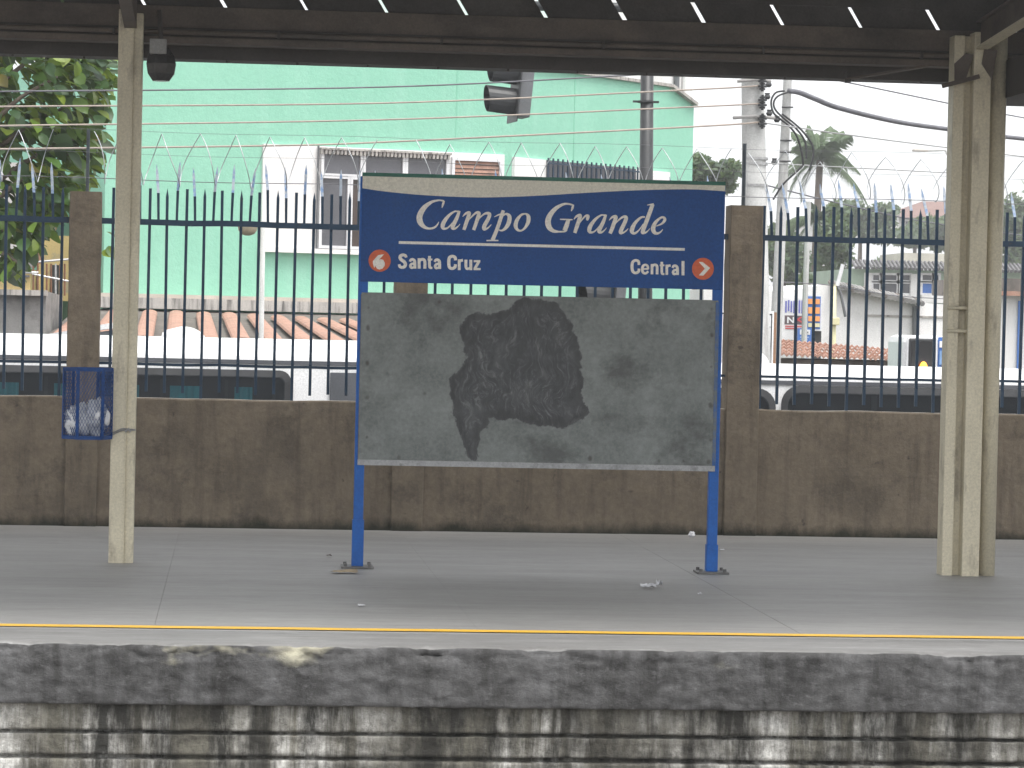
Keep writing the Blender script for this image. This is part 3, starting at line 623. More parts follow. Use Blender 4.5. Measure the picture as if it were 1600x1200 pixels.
# ================================================================== canopy
can = thing('platform_canopy', 'dark steel and fibre cement canopy over the platform', 'canopy')
BX0, BX1 = -7.0, 12.0
zb = lambda y: cz(600, y)
z15, z49, z51, z60, z64, z74, z101 = zb(15), zb(49), zb(51), zb(60), zb(64), zb(74), zb(101)
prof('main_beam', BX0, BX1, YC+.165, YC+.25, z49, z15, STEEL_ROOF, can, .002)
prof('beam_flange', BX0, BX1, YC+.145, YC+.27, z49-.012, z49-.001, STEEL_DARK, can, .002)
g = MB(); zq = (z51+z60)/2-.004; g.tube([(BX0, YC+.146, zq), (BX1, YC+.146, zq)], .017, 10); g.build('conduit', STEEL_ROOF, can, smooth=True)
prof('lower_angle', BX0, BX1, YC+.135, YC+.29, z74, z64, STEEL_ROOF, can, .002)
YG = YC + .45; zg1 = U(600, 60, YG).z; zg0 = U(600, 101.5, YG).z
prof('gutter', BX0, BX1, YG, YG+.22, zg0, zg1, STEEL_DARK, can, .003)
s = -6.8
while s < 11.5:
    g = MB(); g.tube([(s, YG+.03, zg0-.014), (s, YG+.03, zg0+.002)], .008, 6); g.build('bolt', STEEL_DARK, can); s += .448
s = -6.9
while s < 11.5:
    g = MB(); g.box(s-.008, s+.008, YC+.122, YC+.163, zq-.022, zq+.022); g.build('conduit_clip', STEEL_DARK, can); s += 1.02
# closure boards above the beam, slanted gaps between them
b0 = cx(1110, 33); pit = .5035; slant = .078; hgt = .128; gap = .025
for i in range(-18, 16):
    a = b0 + i*pit; gw = gap*uni(.5, 1.15)
    zs = z15+.001
    pts = [(a+.004, YC+.19, zs), (a+pit-gw, YC+.19, zs), (a+pit-gw-slant, YC+.19, zs+hgt), (a-slant+.004, YC+.19, zs+hgt)]
    g = MB(); g.poly(pts, (0, .012, 0)); g.build('closure_board', FIBRE, can)
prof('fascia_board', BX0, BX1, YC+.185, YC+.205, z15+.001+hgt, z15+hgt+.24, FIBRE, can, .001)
# channel roof sheets, unseen butterfly section; back wing added, front lengthened for shade
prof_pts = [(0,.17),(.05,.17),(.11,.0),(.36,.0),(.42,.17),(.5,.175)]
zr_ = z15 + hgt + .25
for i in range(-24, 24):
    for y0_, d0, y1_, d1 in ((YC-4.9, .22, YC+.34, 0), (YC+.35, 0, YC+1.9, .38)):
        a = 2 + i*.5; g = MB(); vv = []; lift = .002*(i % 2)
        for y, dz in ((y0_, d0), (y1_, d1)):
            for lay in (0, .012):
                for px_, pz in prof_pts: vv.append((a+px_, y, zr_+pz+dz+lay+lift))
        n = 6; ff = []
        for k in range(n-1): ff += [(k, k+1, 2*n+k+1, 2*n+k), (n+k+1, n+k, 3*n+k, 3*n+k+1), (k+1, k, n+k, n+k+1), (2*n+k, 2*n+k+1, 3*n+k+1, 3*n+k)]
        g.add(vv, ff); g.build('unseen_roof_sheet', FIBRE, can)
# transverse beams towards the tracks
xl = cx(206, 40); ztl = cz(206, 44)
g = MB(); g.hexa([(xl-.045, YC-4.8, ztl+.34),(xl+.03, YC-4.8, ztl+.34),(xl+.03, YC+.0, ztl),(xl-.045, YC+.0, ztl),(xl-.045, YC-4.8, ztl+.5),(xl+.03, YC-4.8, ztl+.5),(xl+.03, YC+.0, ztl+.19),(xl-.045, YC+.0, ztl+.19)]); g.build('rafter', STEEL_ROOF, can)
xr = cx(1528, 60); ztr = cz(1530, 78)
def raft(x0, x1, z0, z1, mt):
    g = MB(); g.hexa([(x0, YC-4.8, z0+.30),(x1, YC-4.8, z0+.30),(x1, YC-.07, z0),(x0, YC-.07, z0),(x0, YC-4.8, z1+.30),(x1, YC-4.8, z1+.30),(x1, YC-.07, z1),(x0, YC-.07, z1)]); g.build('rafter', mt, can)
raft(xr, xr+.012, ztr+.012, ztr+.16, STEEL_ROOF); raft(xr-.03, xr+.05, ztr-.002, ztr+.011, STEEL); raft(xr-.03, xr+.05, ztr+.161, ztr+.175, STEEL_ROOF)
xg = cx(1573, 120); g = MB(); zlo = cz(1573, 153)
g.hexa([(xg, YC-4.8, zlo),(xg+.9, YC-4.8, zlo),(xg+.9, YG+.2, zlo),(xg, YG+.2, zlo),(xg, YC-4.8, zlo+.24),(xg+.9, YC-4.8, zlo+.24),(xg+.9, YG+.2, zlo+.24),(xg, YG+.2, zlo+.24)]); g.build('box_gutter', STEEL_DARK, can)
a = U(1323, 124, YC+.2); b_ = U(1456, 102, YC-.25); g = MB(); g.beam(a, b_, .05, .012); g.build('loose_brace', STEEL_ROOF, can)
prof('brace_plate', U(1322, 118, YC+.2).x, U(1326, 118, YC+.2).x+.01, YC+.17, YC+.24, U(1323, 129, YC+.2).z, U(1323, 112, YC+.2).z, STEEL_DARK, can, .001)

# ================================================================== floodlight hanging at the left column
fl = thing('floodlight', 'dark faceted floodlight with pale grey box hung by the left column top', 'lamp')
YF = YC - .05; c = U(252, 100, YF)
g = MB(); prs = [(.0, -.115), (.055, -.105), (.088, -.06), (.098, .0), (.085, .05), (.055, .09), (.03, .12)]
n = 8; vv = [(c.x + r*math.cos(2*math.pi*(k+.5)/n), c.y + r*math.sin(2*math.pi*(k+.5)/n), c.z+z) for r, z in prs[1:] for k in range(n)]
ff = [(i*n+k, i*n+(k+1) % n, (i+1)*n+(k+1) % n, (i+1)*n+k) for i in range(len(prs)-2) for k in range(n)] + [tuple(range(n-1, -1, -1)), tuple((len(prs)-2)*n+k for k in range(n))]
g.add(vv, ff); g.build('faceted_shade', M('smoked_shade', (.045,.043,.042), (.03,.029,.028), 5, .22), fl)
p0 = U(234, 60, YF-.11); p1 = U(260, 84, YF-.11)
g = MB(); g.box(p0.x, p1.x, YF-.11, YF-.02, p1.z, p0.z); g.build('gear_box', M('gear_box_grey', (.27,.27,.265), (.22,.22,.215), 6, .6), fl, bevel=.006)
g = MB(); g.tube([(c.x, c.y, c.z+.1), (c.x-.02, c.y+.03, z15-.05)], .014, 8); g.build('hanger', STEEL_DARK, fl)

# ================================================================== litter basket and bags
bk = thing('litter_basket', 'blue expanded mesh litter basket tied to the left column', 'basket')
YB = YC - .06; pL = U(98, 630, YB); pR = U(176, 630, YB); zt = U(137, 577, YB).z; zbm = U(137, 683, YB).z
rad = (pR.x-pL.x)/2; cxx = (pL.x+pR.x)/2; n = 6
hexp = [(cxx + rad*math.cos(math.pi/3*k + .16), YB + rad*math.sin(math.pi/3*k + .16)) for k in range(n)]
for z in (zt, zbm):
    g = MB()
    for k in range(n): g.beam((*hexp[k], z), (*hexp[(k+1) % n], z), .006, .022)
    g.build('hoop', BASKET, bk)
for k in range(n):
    g = MB(); g.beam((*hexp[k], zbm), (*hexp[k], zt), .020, .006, upv=(hexp[k][0]-cxx, hexp[k][1]-YB, 0)); g.build('upright', BASKET, bk)
g = MB(); g.add([(*p, zbm+.004) for p in hexp], [tuple(range(n))]); g.build('base', BASKET, bk)
g = MB()
for k in range(n):
    a = Vector((*hexp[k], 0)); b_ = Vector((*hexp[(k+1) % n], 0)); L = (b_-a).length; nd = 8; dw = L/nd; dh = dw*2.1; H = zt-zbm
    rows = int(H/dh)+1; nrm = (b_-a).cross(Vector((0,0,1))).normalized()*.0009; e = (b_-a)/L
    for i in range(-rows, nd+rows):
        for sgn in (1, -1):
            # clip the diagonal to the panel
            s0 = i*dw if sgn == 1 else (i+1)*dw + rows*0
            pts = []
            t0, t1 = 0.0, H
            ms = dw/dh*sgn; sa = s0
            lo, hi = (0-sa)/ms, (L-sa)/ms
            if lo > hi: lo, hi = hi, lo
            t0, t1 = max(t0, lo), min(t1, hi)
            if t1-t0 < .004: continue
            A = a + e*(sa+ms*t0) + Vector((0,0,zbm+t0)); B = a + e*(sa+ms*t1) + Vector((0,0,zbm+t1))
            d = (B-A).normalized(); w_ = d.cross(nrm.normalized())*.0011; o = nrm*(.5*sgn)
            g.hexa([A-w_-nrm+o, A+w_-nrm+o, A+w_+nrm+o, A-w_+nrm+o, B-w_-nrm+o, B+w_-nrm+o, B+w_+nrm+o, B-w_+nrm+o])
g.build('expanded_mesh', BASKET, bk)
def blob(name, c, rx, ry, rz, mt, lab, cat, seed, grp=None, amp=.3, fr=9):
    g = MB(); nu_, nv_ = 28, 18; vv = []; ff = []
    for j in range(nv_+1):
        th = math.pi*j/nv_
        for i in range(nu_):
            ph = 2*math.pi*i/nu_; d = Vector((math.sin(th)*math.cos(ph), math.sin(th)*math.sin(ph), math.cos(th)))
            k = 1 + amp*noise.fractal(d*1.6 + Vector((seed, 0, 0)), .7, 2, 4)
            vv.append((c[0]+d.x*rx*k, c[1]+d.y*ry*k, c[2]+d.z*rz*k))
    for j in range(nv_):
        for i in range(nu_): ff.append((j*nu_+i, (j+1)*nu_+i, (j+1)*nu_+(i+1) % nu_, j*nu_+(i+1) % nu_))
    g.add(vv, ff); return tag(g.build(name, mt, smooth=True), lab, cat, grp)
blob('rubbish_bag', (cxx-.058, YB-.015, zbm+.10), .088, .10, .10, BAGM, 'crumpled white plastic bag in the left half of the blue basket', 'bag', 3, 'white bags in the basket', .35)
blob('rubbish_bag', (cxx+.055, YB-.02, zbm+.125), .075, .09, .10, BAGM, 'crumpled white plastic bag piled higher by the column side of the basket', 'bag', 8, 'white bags in the basket', .4)
# litter on the platform
def scrap(name, px, py, sx, sy, h, mt, lab, seed):
    p = G(px, py, .004); g = MB(); n = 6; vv = []; ff = []
    for j in range(n+1):
        for i in range(n+1):
            u, v = i/n-.5, j/n-.5; vv.append((p.x+u*sx+.2*sx*noise.noise((u*3, v*3, seed)), p.y+v*sy+.2*sy*noise.noise((u*3, v*3, seed+5)), .008 + h*abs(noise.fractal((u*2.4+seed, v*2.4, 1), .8, 2, 3))))
    for j in range(n):
        for i in range(n): ff.append((j*(n+1)+i, j*(n+1)+i+1, (j+1)*(n+1)+i+1, (j+1)*(n+1)+i))
    g.add(vv, ff); tag(g.build(name, mt, smooth=True), lab, 'litter', 'litter on the platform floor')
scrap('paper_scrap', 1013, 918, .085, .10, .03, PAPER, 'flat white paper scrap on the floor left of the right sign post', 2)
scrap('paper_scrap', 1030, 916.5, .03, .06, .06, PAPER, 'small crumpled paper bit beside the flat white paper scrap', 4)
blob('paper_ball', G(1081, 835, .02), .022, .022, .02, PAPER, 'crumpled white paper ball at the wall foot behind the right sign post', 'litter', 5, 'litter on the platform floor', .5)
scrap('cardboard_scrap', 537, 895, .14, .10, .03, CARD, 'brown cardboard scrap at the foot of the left sign post', 9)
scrap('paper_scrap', 565, 947, .035, .06, .012, PAPER, 'tiny white paper scrap on open floor in front of the left post', 12)
scrap('paper_scrap', 1128, 860, .03, .06, .012, PAPER, 'tiny white scrap on the floor right of the right sign post', 15)
scrap('paper_scrap', 1093, 929, .022, .04, .012, PAPER, 'tiny white speck of paper in front of the right sign post base', 18)
scrap('dry_leaf', 514, 870, .03, .05, .02, BARK, 'dark dry leaf on the floor left of the left sign post', 21)

# ================================================================== buses in the street
def bus(px0, px1, Y, pyroof, pxr, pywin, label, wins, hump=None, lab_kw=None):
    x0 = U(px0, 600, Y).x; x1 = U(px1, 600, Y).x; zr = U(pxr, pyroof, Y+.25).z; zw = U(pxr, pywin, Y).z; zg = -1.6; W = 2.1
    th = thing('parked_bus', label, 'bus', 'white buses in the street')
    cs = [(0, zg+.35), (-.02, zg+1.0), (0, zw-.2), (.01, zw+.08), (.05, zr-.10), (.13, zr-.035), (.30, zr-.005), (W/2, zr+.01)]
    cs = cs + [(W-y, z) for y, z in cs[-2::-1]]
    nX = 24; vv = []; n = len(cs)
    for i in range(nX+1):
        u = i/nX; x = x0+(x1-x0)*u; e = min(u, 1-u)*(x1-x0); k = 1 - .10*max(0, 1-e/.5)**2
        for y, z in cs: vv.append((x, Y + W/2 + (y-W/2)*k, zg+.35+(z-zg-.35)*(1-.05*max(0, 1-e/.6)**2)))
    ff = [(i*n+j, (i+1)*n+j, (i+1)*n+(j+1) % n, i*n+(j+1) % n) for i in range(nX) for j in range(n)] + [tuple(range(n)), tuple(nX*n+j for j in range(n-1, -1, -1))]
    g = MB(); g.add(vv, ff); body = g.build('body', WHITE, th, smooth=False)
    md = body.modifiers.new('b', 'BEVEL'); md.width = .03; md.segments = 2; md.limit_method = 'ANGLE'; md.angle_limit = .5
    P = Plane((0, Y), 0)
    for wd in wins:
        wx0, wx1, top, rr, kind = wd
        a0 = U(wx0, 610, Y).x; a1 = U(wx1, 610, Y).x; zt_ = U((wx0+wx1)/2, top, Y).z; zb_ = zt_-.78
        def rrect(a0, a1, z0, z1, r, off):
            q = []
            for cx_, cz_, st in ((a1-r, z1-r, 0), (a0+r, z1-r, 1), (a0+r, z0+r, 2), (a1-r, z0+r, 3)):
                for k in range(7): an = math.pi/2*(st+k/6); q.append(P.pt(cx_+r*math.cos(an), cz_+r*math.sin(an), off))
            return q
        if kind == 'panel':
            g = MB(); g.poly(rrect(a0, a1, zb_+.5, zt_, .01, .022), (0,-.006,0)); g.build('side_panel', BANDGREY, th); continue
        A = rrect(a0, a1, zb_, zt_, rr, .03); Bq = rrect(a0+.07, a1-.07, zb_+.07, zt_-.07, max(rr-.05, .03), .045); n_ = len(A)
        g = MB(); g.add(A+Bq, [(k, (k+1) % n_, n_+(k+1) % n_, n_+k) for k in range(n_)]); fr = g.build('window', RUBBER, th, smooth=True)
        g = MB(); g.poly(rrect(a0+.02, a1-.02, zb_+.02, zt_-.02, rr, .024), (0,-.002,0)); g.build('dark_interior', DARKIN, fr)
        if kind == 'curtain':
            xx = a0+.35
            while xx < a1-.3:
                wdt = uni(.12, .3); g = MB(); m_ = 8; vv = []
                for k in range(m_+1):
                    vv += [P.pt(xx+wdt*k/m_, zb_+.05, .030+.003*(k % 2)), P.pt(xx+wdt*k/m_, zt_-.16, .030+.003*(k % 2))]
                g.add(vv, [(2*k, 2*k+2, 2*k+3, 2*k+1) for k in range(m_)]); g.build('curtain', TEAL, fr); xx += uni(.42, .6)
                g = MB(); g.pbox(P, xx-.09, xx-.06, zb_+.04, zt_-.1, .036, .042); g.build('window_bar', RUBBER, fr)
        else:
            for f_ in (.3, .62):
                xx = a0+(a1-a0)*f_; g = MB(); g.pbox(P, xx-.025, xx+.025, zb_+.04, zt_-.08, .036, .042); g.build('window_bar', RUBBER, fr)
                g = MB(); g.poly(rrect(xx+.15, xx+.65, zb_+.05, zt_-.30, .12, .028), (0,-.004,0)); g.build('seat_back', BANDGREY, fr)
        g = MB(); g.add(rrect(a0+.06, a1-.06, zb_+.06, zt_-.06, max(rr-.05, .03), .0455), [tuple(range(28))]); g.build('glass', BUSGLASS, fr)
    if hump:
        h0 = U(hump[0], 530, Y+.7).x; h1 = U(hump[1], 530, Y+.7).x; zh = U((hump[0]+hump[1])/2, hump[2], Y+.7).z; zs = zr-.08; N_ = 14
        q = [(h0, zs), (h0+.02, zh-.03), (h0+.06, zh)] + [(h0+.06+(h1-h0-.06)*(.35+.65*k/N_), zs+(zh+.035-zs)*math.sqrt(max(0, 1-(k/N_)**2.2))) for k in range(N_+1)]
        g = MB(); g.poly([(x, Y+.7, z) for x, z in q], (0, .8, 0)); g.build('roof_hump', WHITE, th)
    g = MB(); zb2 = zw+.005
    g.box(x0+.2, x1-.2, Y-.006, Y+.03, zw-.005 + .012, zw+.045); g.build('drip_rail', BANDGREY, th)
    for fx in (.18, .78):
        for yy in (Y+.02, Y+W-.24):
            xx = x0+(x1-x0)*fx; wg = MB(); wg.tube([(xx, yy, zg+.42), (xx, yy+.22, zg+.42)], .42, 20); wg.build('wheel', RUBBER, th, smooth=False)
    return th
bus(-620, 735, 28, 529, 300, 568, 'white bus with teal curtains behind the left railing', [(-560,-250,570,.1,'curtain'), (-240,455,572,.11,'curtain'), (515,620,583,.02,'panel')], hump=(250,324,516))
bus(1062, 2300, 27.2, 575, 1400, 606, 'white bus with wide round cornered windows behind the right railing', [(1090,1212,606,.17,'plain'), (1220,1700,607,.17,'plain'), (1712,2180,612,.17,'plain')], hump=(1150,1206,553))
# third vehicle farther back at right: rounded black cab window, blue side
tv = thing('parked_van', 'blue and white van with a black rounded rear window behind the right bus', 'van')
YV = 33.0; x0 = U(1412, 560, YV).x; x1 = U(1500, 560, YV).x; zt = U(1440, 524, YV).z
g = MB(); g.box(x0, x1, YV, YV+.9, -1.2, zt); g.build('body', WHITE, tv, bevel=.08)
P = Plane((0, YV), 0)
def panel(th, name, P, x0, y0, x1, y1, off, mt, thick=.03, bev=0):
    a0, a1, z0, z1 = P.rect(x0, y0, x1, y1, off); g = MB(); g.pbox(P, a0, a1, z0, z1, off-thick, off); return g.build(name, mt, th, bevel=bev)
panel(tv, 'blue_side', P, 1465, 527, 1499, 640, .012, BLUEP, .02); panel(tv, 'white_surround', P, 1416, 526, 1464, 600, .02, WHITE, bev=.04); panel(tv, 'window_rubber', P, 1420, 529, 1461, 592, .045, RUBBER, bev=.03)
panel(tv, 'window_glass', P, 1424, 533, 1457, 586, .052, M('van_glass', (.012,.012,.014), None, 3, .1), .004, .0)
panel(tv, 'notice', P, 1468, 533, 1476, 543, .03, PAPER, .004); panel(tv, 'notice', P, 1468, 548, 1478, 570, .03, M('pale_blue_notice', (.20,.36,.62), None, 9, .6), .004)
for xx in (x0+.3, x1-.3):
    for yy in (YV+.3, YV+.7): g = MB(); g.tube([(xx-.12, yy, -1.26), (xx+.12, yy, -1.26)], .34, 16); g.build('wheel', RUBBER, tv)
mt, t, b, ns, ls = nodes('lit_orange_lamp'); b.inputs['Base Color'].default_value = (.9,.25,.02,1); b.inputs['Emission Color'].default_value = (1,.28,.03,1); b.inputs['Emission Strength'].default_value = 1.2
c = U(1443, 571, YV-.1); g = MB(); n = 12; vv = []; 
for j in range(5):
    for i in range(n): vv.append((c.x+.05*math.cos(j*.35)*math.cos(2*math.pi*i/n), c.y+.05*math.cos(j*.35)*math.sin(2*math.pi*i/n), c.z-.05+.095*math.sin(j*.35)))
g.add(vv, [(j*n+i, j*n+(i+1) % n, (j+1)*n+(i+1) % n, (j+1)*n+i) for j in range(4) for i in range(n)] + [tuple(4*n+i for i in range(n))]); g.build('orange_lamp', mt, tv)

# ================================================================== mint green building
gb = thing('green_building', 'mint green rendered building with white framed windows across the street', 'building')
CB = U(797, 300, 46.0)
FL = Plane((CB.x, CB.y), math.radians(16.8)); FR = Plane((CB.x, CB.y), math.radians(48.4))
ZB = -1.6
zroof = FR.sz(960, 122)[1]
aL = FL.sz(164, 300)[0]; aE = FR.sz(1083, 220)[0]; zE = FR.sz(1083, 163)[1]; aG = FR.sz(1046, 135)[0]
back = Vector((6, 18, 0))
pL0 = FL.pt(aL, 0); pC0 = FL.pt(0, 0); pE0 = FR.pt(aE, 0); pG0 = FR.pt(aG, 0)
def up(p, z): return Vector((p.x, p.y, z))
g = MB()
bL = pL0 + FL.n*-16; bE = pE0 + Vector((-FR.n.x, -FR.n.y, 0))*9
g.add([up(pL0,ZB),up(pC0,ZB),up(pC0,zroof),up(pL0,zroof)], [(0,1,2,3)])
g.add([up(pC0,ZB),up(pE0,ZB),up(pE0,zE),up(pG0,zroof),up(pC0,zroof)], [(0,1,2,3,4)])
g.add([up(pL0,ZB),up(pL0,zroof),up(bL,zroof),up(bL,ZB)], [(0,1,2,3)])
g.add([up(pE0,ZB),up(bE,ZB),up(bE,zE),up(pE0,zE)], [(0,1,2,3)])
g.add([up(pL0,zroof),up(pC0,zroof),up(pG0,zroof),up(bE,zroof),up(bL,zroof)], [(0,1,2,3,4)])
g.add([up(pG0,zroof),up(pE0,zE),up(bE,zE),up(bE,zroof)], [(0,1,2,3)])
g.add([up(bL,ZB),up(bL,zroof),up(bE,zroof),up(bE,ZB)], [(0,1,2,3)]); g.build('wall', MINT, gb)
g = MB(); a = FR; g.pbox(FR, .0, aG, zroof-.02, zroof+.03, -.1, .06); cp = g.build('roof_coping', LEDGE, gb)
g = MB(); g.beam(FR.pt(aG, zroof, .03), FR.pt(aE, zE, .03), .12, .05); g.build('roof_coping', LEDGE, gb)
# thin render joints
for P, px in ((FL, 713), (FR, 897)):
    s_ = P.sz(px, 200)[0]; g = MB(); g.pbox(P, s_-.012, s_+.012, P.sz(px, 300)[1] if P is FR else P.sz(px, 215)[1], zroof-.05, 0, .006); g.build('render_joint', M('render_joint', (.24,.54,.40), None, 3, .9), gb)
# left window block
wb = panel(gb, 'window_block', FL, 410, 233, 787, 392, .06, WHITEWALL, .06)
a0, a1, z0, z1 = FL.rect(410, 233, 787, 392, .06)
g = MB(); g.pbox(FL, a0-.02, a1+.02, z0-.07, z0-.001, 0, .12); g.build('window_sill', WHITEWALL, gb)
def win(P, x0, y0, x1, y1, mt=PANE, off=.062, fw=.045, par=gb):
    a0, a1, z0, z1 = P.rect(x0, y0, x1, y1, off); g = MB()
    for b0_, b1_, c0, c1 in ((a0-fw, a0, z0-fw, z1+fw), (a1, a1+fw, z0-fw, z1+fw), (a0, a1, z1, z1+fw), (a0, a1, z0-fw, z0)): g.pbox(P, b0_, b1_, c0, c1, off-.02, off+.05)
    w_ = g.build('window', FRAMEW, par); g = MB(); g.pbox(P, a0, a1, z0, z1, off-.02, off+.006); g.build('pane', mt, w_); return w_, (a0, a1, z0, z1)
for x0, x1 in ((505, 562), (570, 628), (636, 696)):
    win(FL, x0, 240+(x0-505)*.04, x1, 272+(x0-505)*.04)
for x0, x1, mt in ((502, 541, PANE), (549, 566, PANEBROWN), (574, 628, PANE), (636, 694, PANE)): win(FL, x0, 279+(x0-502)*.04, x1, 384+(x0-502)*.03, mt)
lv, (a0, a1, z0, z1) = win(FL, 708, 252, 778, 384, PANEBROWN)
g0 = z1
while g0 > z0:
    g = MB(); q = [FL.pt(a0, g0-.05, .085), FL.pt(a1, g0-.05, .085), FL.pt(a1, g0, .068), FL.pt(a0, g0, .068)]; g.poly(q, (0, .008, 0)); g.build('louvre_slat', TERRA, lv); g0 -= .062
a0, a1, z0, z1 = FL.rect(500, 236, 704, 244, .1)
g = MB(); n = 34
for i in range(n):
    s_ = a0+(a1-a0)*i/n; g.pbox(FL, s_, s_+(a1-a0)/n*.55, z0-.01, z1, .10, .16)
g.pbox(FL, a0, a1, z1-.02, z1+.01, .06, .17); g.build('corrugated_hood', LEDGE, gb)
g = MB(); s_ = FL.sz(493, 300)[0]; g.tube([FL.pt(s_, FL.sz(493, 390)[1], .1), FL.pt(s_, FL.sz(493, 226)[1], .1)], .018, 6); g.build('drain_pipe', GREYM, gb)
# right window block with grille
panel(gb, 'window_block', FR, 803, 257, 1046, 400, .06, WHITEWALL, .06)
a0, a1, z0, z1 = FR.rect(853, 257, 993, 380, .07); z1 = FR.sz(900, 255)[1]
g = MB(); g.pbox(FR, a0, a1, z0, z1, .05, .066); gw_ = g.build('pane', PANE, gb)
for i in range(20):
    s_ = a0+(a1-a0)*i/19; g = MB(); g.pbox(FR, s_-.012, s_+.012, z0, z1+.03, .09, .11); g.build('grille_bar', NAVY, gw_)
for zz_ in (z1-.05, z1-.5):
    g = MB(); g.pbox(FR, a0-.03, a1+.03, zz_-.012, zz_+.012, .112, .124); g.build('grille_rail', NAVY, gw_)
# ledge over the tiled lean-to
ql = FL.rect(150, 462, 600, 476, .3)
g = MB(); zl0 = FL.sz(380, 485.5, .35)[1]; zl1 = FL.sz(380, 469, .35)[1]; zl2 = FL.sz(380, 463, .2)[1]
g.pbox(FL, aL-.3, 0.0, zl0, zl1, .0, .45); g.build('ledge', LEDGE, gb)
g = MB(); g.pbox(FL, aL-.2, 0.0, zl1+.002, zl2, .0, .3); g.build('ledge_cap', M('ledge_pale', (.52,.46,.40), None, 3, .9), gb)
# white upper storey set back
us = thing('white_upper_house', 'white house with pipes rising behind the green building roofline', 'building')
Q0 = FR.pt(0, 0, -2.2); PU = Plane((Q0.x, Q0.y), math.radians(48.4))
a0 = PU.sz(870, 110)[0]; a1 = PU.sz(1083, 120)[0]; zt = zroof+2.6
g = MB(); g.pbox(PU, a0, a1, zroof-2.4, zt, -5, 0); g.build('wall', WHITEWALL, us)
for px in (1053, 1066):
    s_ = PU.sz(px, 130)[0]; g = MB(); g.tube([PU.pt(s_, zroof-2, .06), PU.pt(s_, zt-.2, .06)], .05, 8); g.build('pipe', GREYM if px == 1053 else WHITEWALL, us)
for x0, x1 in ((915, 945), (950, 978)): panel(us, 'window', PU, x0, 98, x1, 116, .03, PANE, .03)
g = MB(); g.pbox(PU, a0-.2, a1+.2, zt, zt+.15, -5.2, .3); g.build('roof', TERRA, us)

# ================================================================== tiled lean-to roof
lt = thing('lean_to_shed', 'low lean-to with rows of terracotta tiles under the green facade', 'shed')
def slabpts(px, py, Y): return U(px, py, Y)
A_, B_, C_, D_ = U(120, 482, 44.0), U(640, 494, 45.2), U(820, 552, 37), U(60, 536, 37)
g = MB(); g.add([A_, B_, C_, D_, A_-Vector((0,0,.1)), B_-Vector((0,0,.1)), C_-Vector((0,0,.1)), D_-Vector((0,0,.1))], [(3,2,1,0),(7,6,2,3),(4,5,6,7),(0,1,5,4)]); g.build('roof_bed', ROOFGREY, lt)
g = MB(); g.add([D_+Vector((0,.2,-.1)), C_+Vector((0,.2,-.1)), up(C_, -1.6)+Vector((0,.2,0)), up(D_, -1.6)+Vector((0,.2,0))], [(3,2,1,0)]); g.build('wall', OLDCONC, lt)
rows = [((138,487),(92,529)),((181,489),(152,530)),((234,490),(224,531)),((276,491),(274,532)),((318,493),(328,534)),((358,494),(378,534)),((397,496),(430,536)),((434,498),(482,538)),((470,500),(532,540)),((506,502),(584,542)),((540,503),(632,544)),((575,505),(680,546))]
for (x0, y0), (x1, y1) in rows:
    a = U(x0, y0, 43.0); b_ = U(x1, y1, 37.0); d = (b_-a); nt_ = 1
    for k in range(nt_):
        p = a + d*(k/nt_); q = a + d*((k+1)/nt_*1.0) + d*.02; L0 = .088; L1 = .098; sdv = d.cross(Vector((0,0,1))).normalized()
        vv = []; m_ = 6
        for pt, r, lift in ((p, L0, .01), (q, L1, .012)):
            for h in (0, .02):
                for i in range(m_+1):
                    an = math.pi*i/m_; vv.append(pt + sdv*(math.cos(an)*(r+h)) + Vector((0,0,lift+math.sin(an)*(r*.34+h))))
        M1 = m_+1; ff = []
        for i in range(m_): ff += [(i, 2*M1+i, 2*M1+i+1, i+1), (M1+i, M1+i+1, 3*M1+i+1, 3*M1+i), (2*M1+i, 3*M1+i, 3*M1+i+1, 2*M1+i+1), (i, i+1, M1+i+1, M1+i)]
        g = MB(); g.add(vv, ff); g.build('roof_tile', TERRA, lt)

# ================================================================== street lamp, traffic signals, poles
sl_ = thing('street_lamp', 'thin pale street lamp with round bowl before the green facade', 'lamp')
YS = 34; a = U(409, 560, YS); top = U(411, 352, YS)
g = MB(); g.tube([(a.x, YS, -1.6), (top.x, YS, top.z+.05)], [.035, .028], 10); g.build('pole', CONC, sl_, smooth=True)
hd = U(387, 353, YS); g = MB(); g.tube([(top.x, YS, top.z), (hd.x, YS, hd.z+.04)], .02, 8); g.build('arm', CONC, sl_)
g = MB(); n = 16; vv = []; 
for r, z in ((.02,.05),(.10,.03),(.115,0)): vv += [(hd.x+r*math.cos(2*math.pi*i/n), YS+r*math.sin(2*math.pi*i/n), hd.z+z) for i in range(n)]
g.add(vv, [(j*n+i, j*n+(i+1) % n, (j+1)*n+(i+1) % n, (j+1)*n+i) for j in range(2) for i in range(n)] + [tuple(range(n))]); g.build('cap', FRAMEW, sl_, smooth=True)
g = MB(); vv = []
for r, z in ((.112,0),(.105,-.05),(.075,-.09),(.03,-.108)): vv += [(hd.x+r*math.cos(2*math.pi*i/n), YS+r*math.sin(2*math.pi*i/n), hd.z+z) for i in range(n)]
g.add(vv, [(j*n+(i+1) % n, j*n+i, (j+1)*n+i, (j+1)*n+(i+1) % n) for j in range(3) for i in range(n)] + [tuple(3*n+i for i in range(n-1, -1, -1))]); g.build('bowl', M('lamp_bowl', (.40,.34,.24), None, 5, .4), sl_, smooth=True)
ts = thing('traffic_signal', 'black steel signal mast with hooded heads rising behind the sign', 'traffic light')
YT = 31.0; pb = U(1008, 480, YT); pt_ = U(1010, 90, YT)
g = MB(); g.tube([(pb.x-.02, YT, -1.6), (pb.x, YT, pb.z), (pt_.x, YT, pt_.z+.6)], [.085, .075, .065], 18); g.build('mast', BLACKM, ts, smooth=True)
za = U(800, 70, YT).z; xh = U(818, 100, YT).x
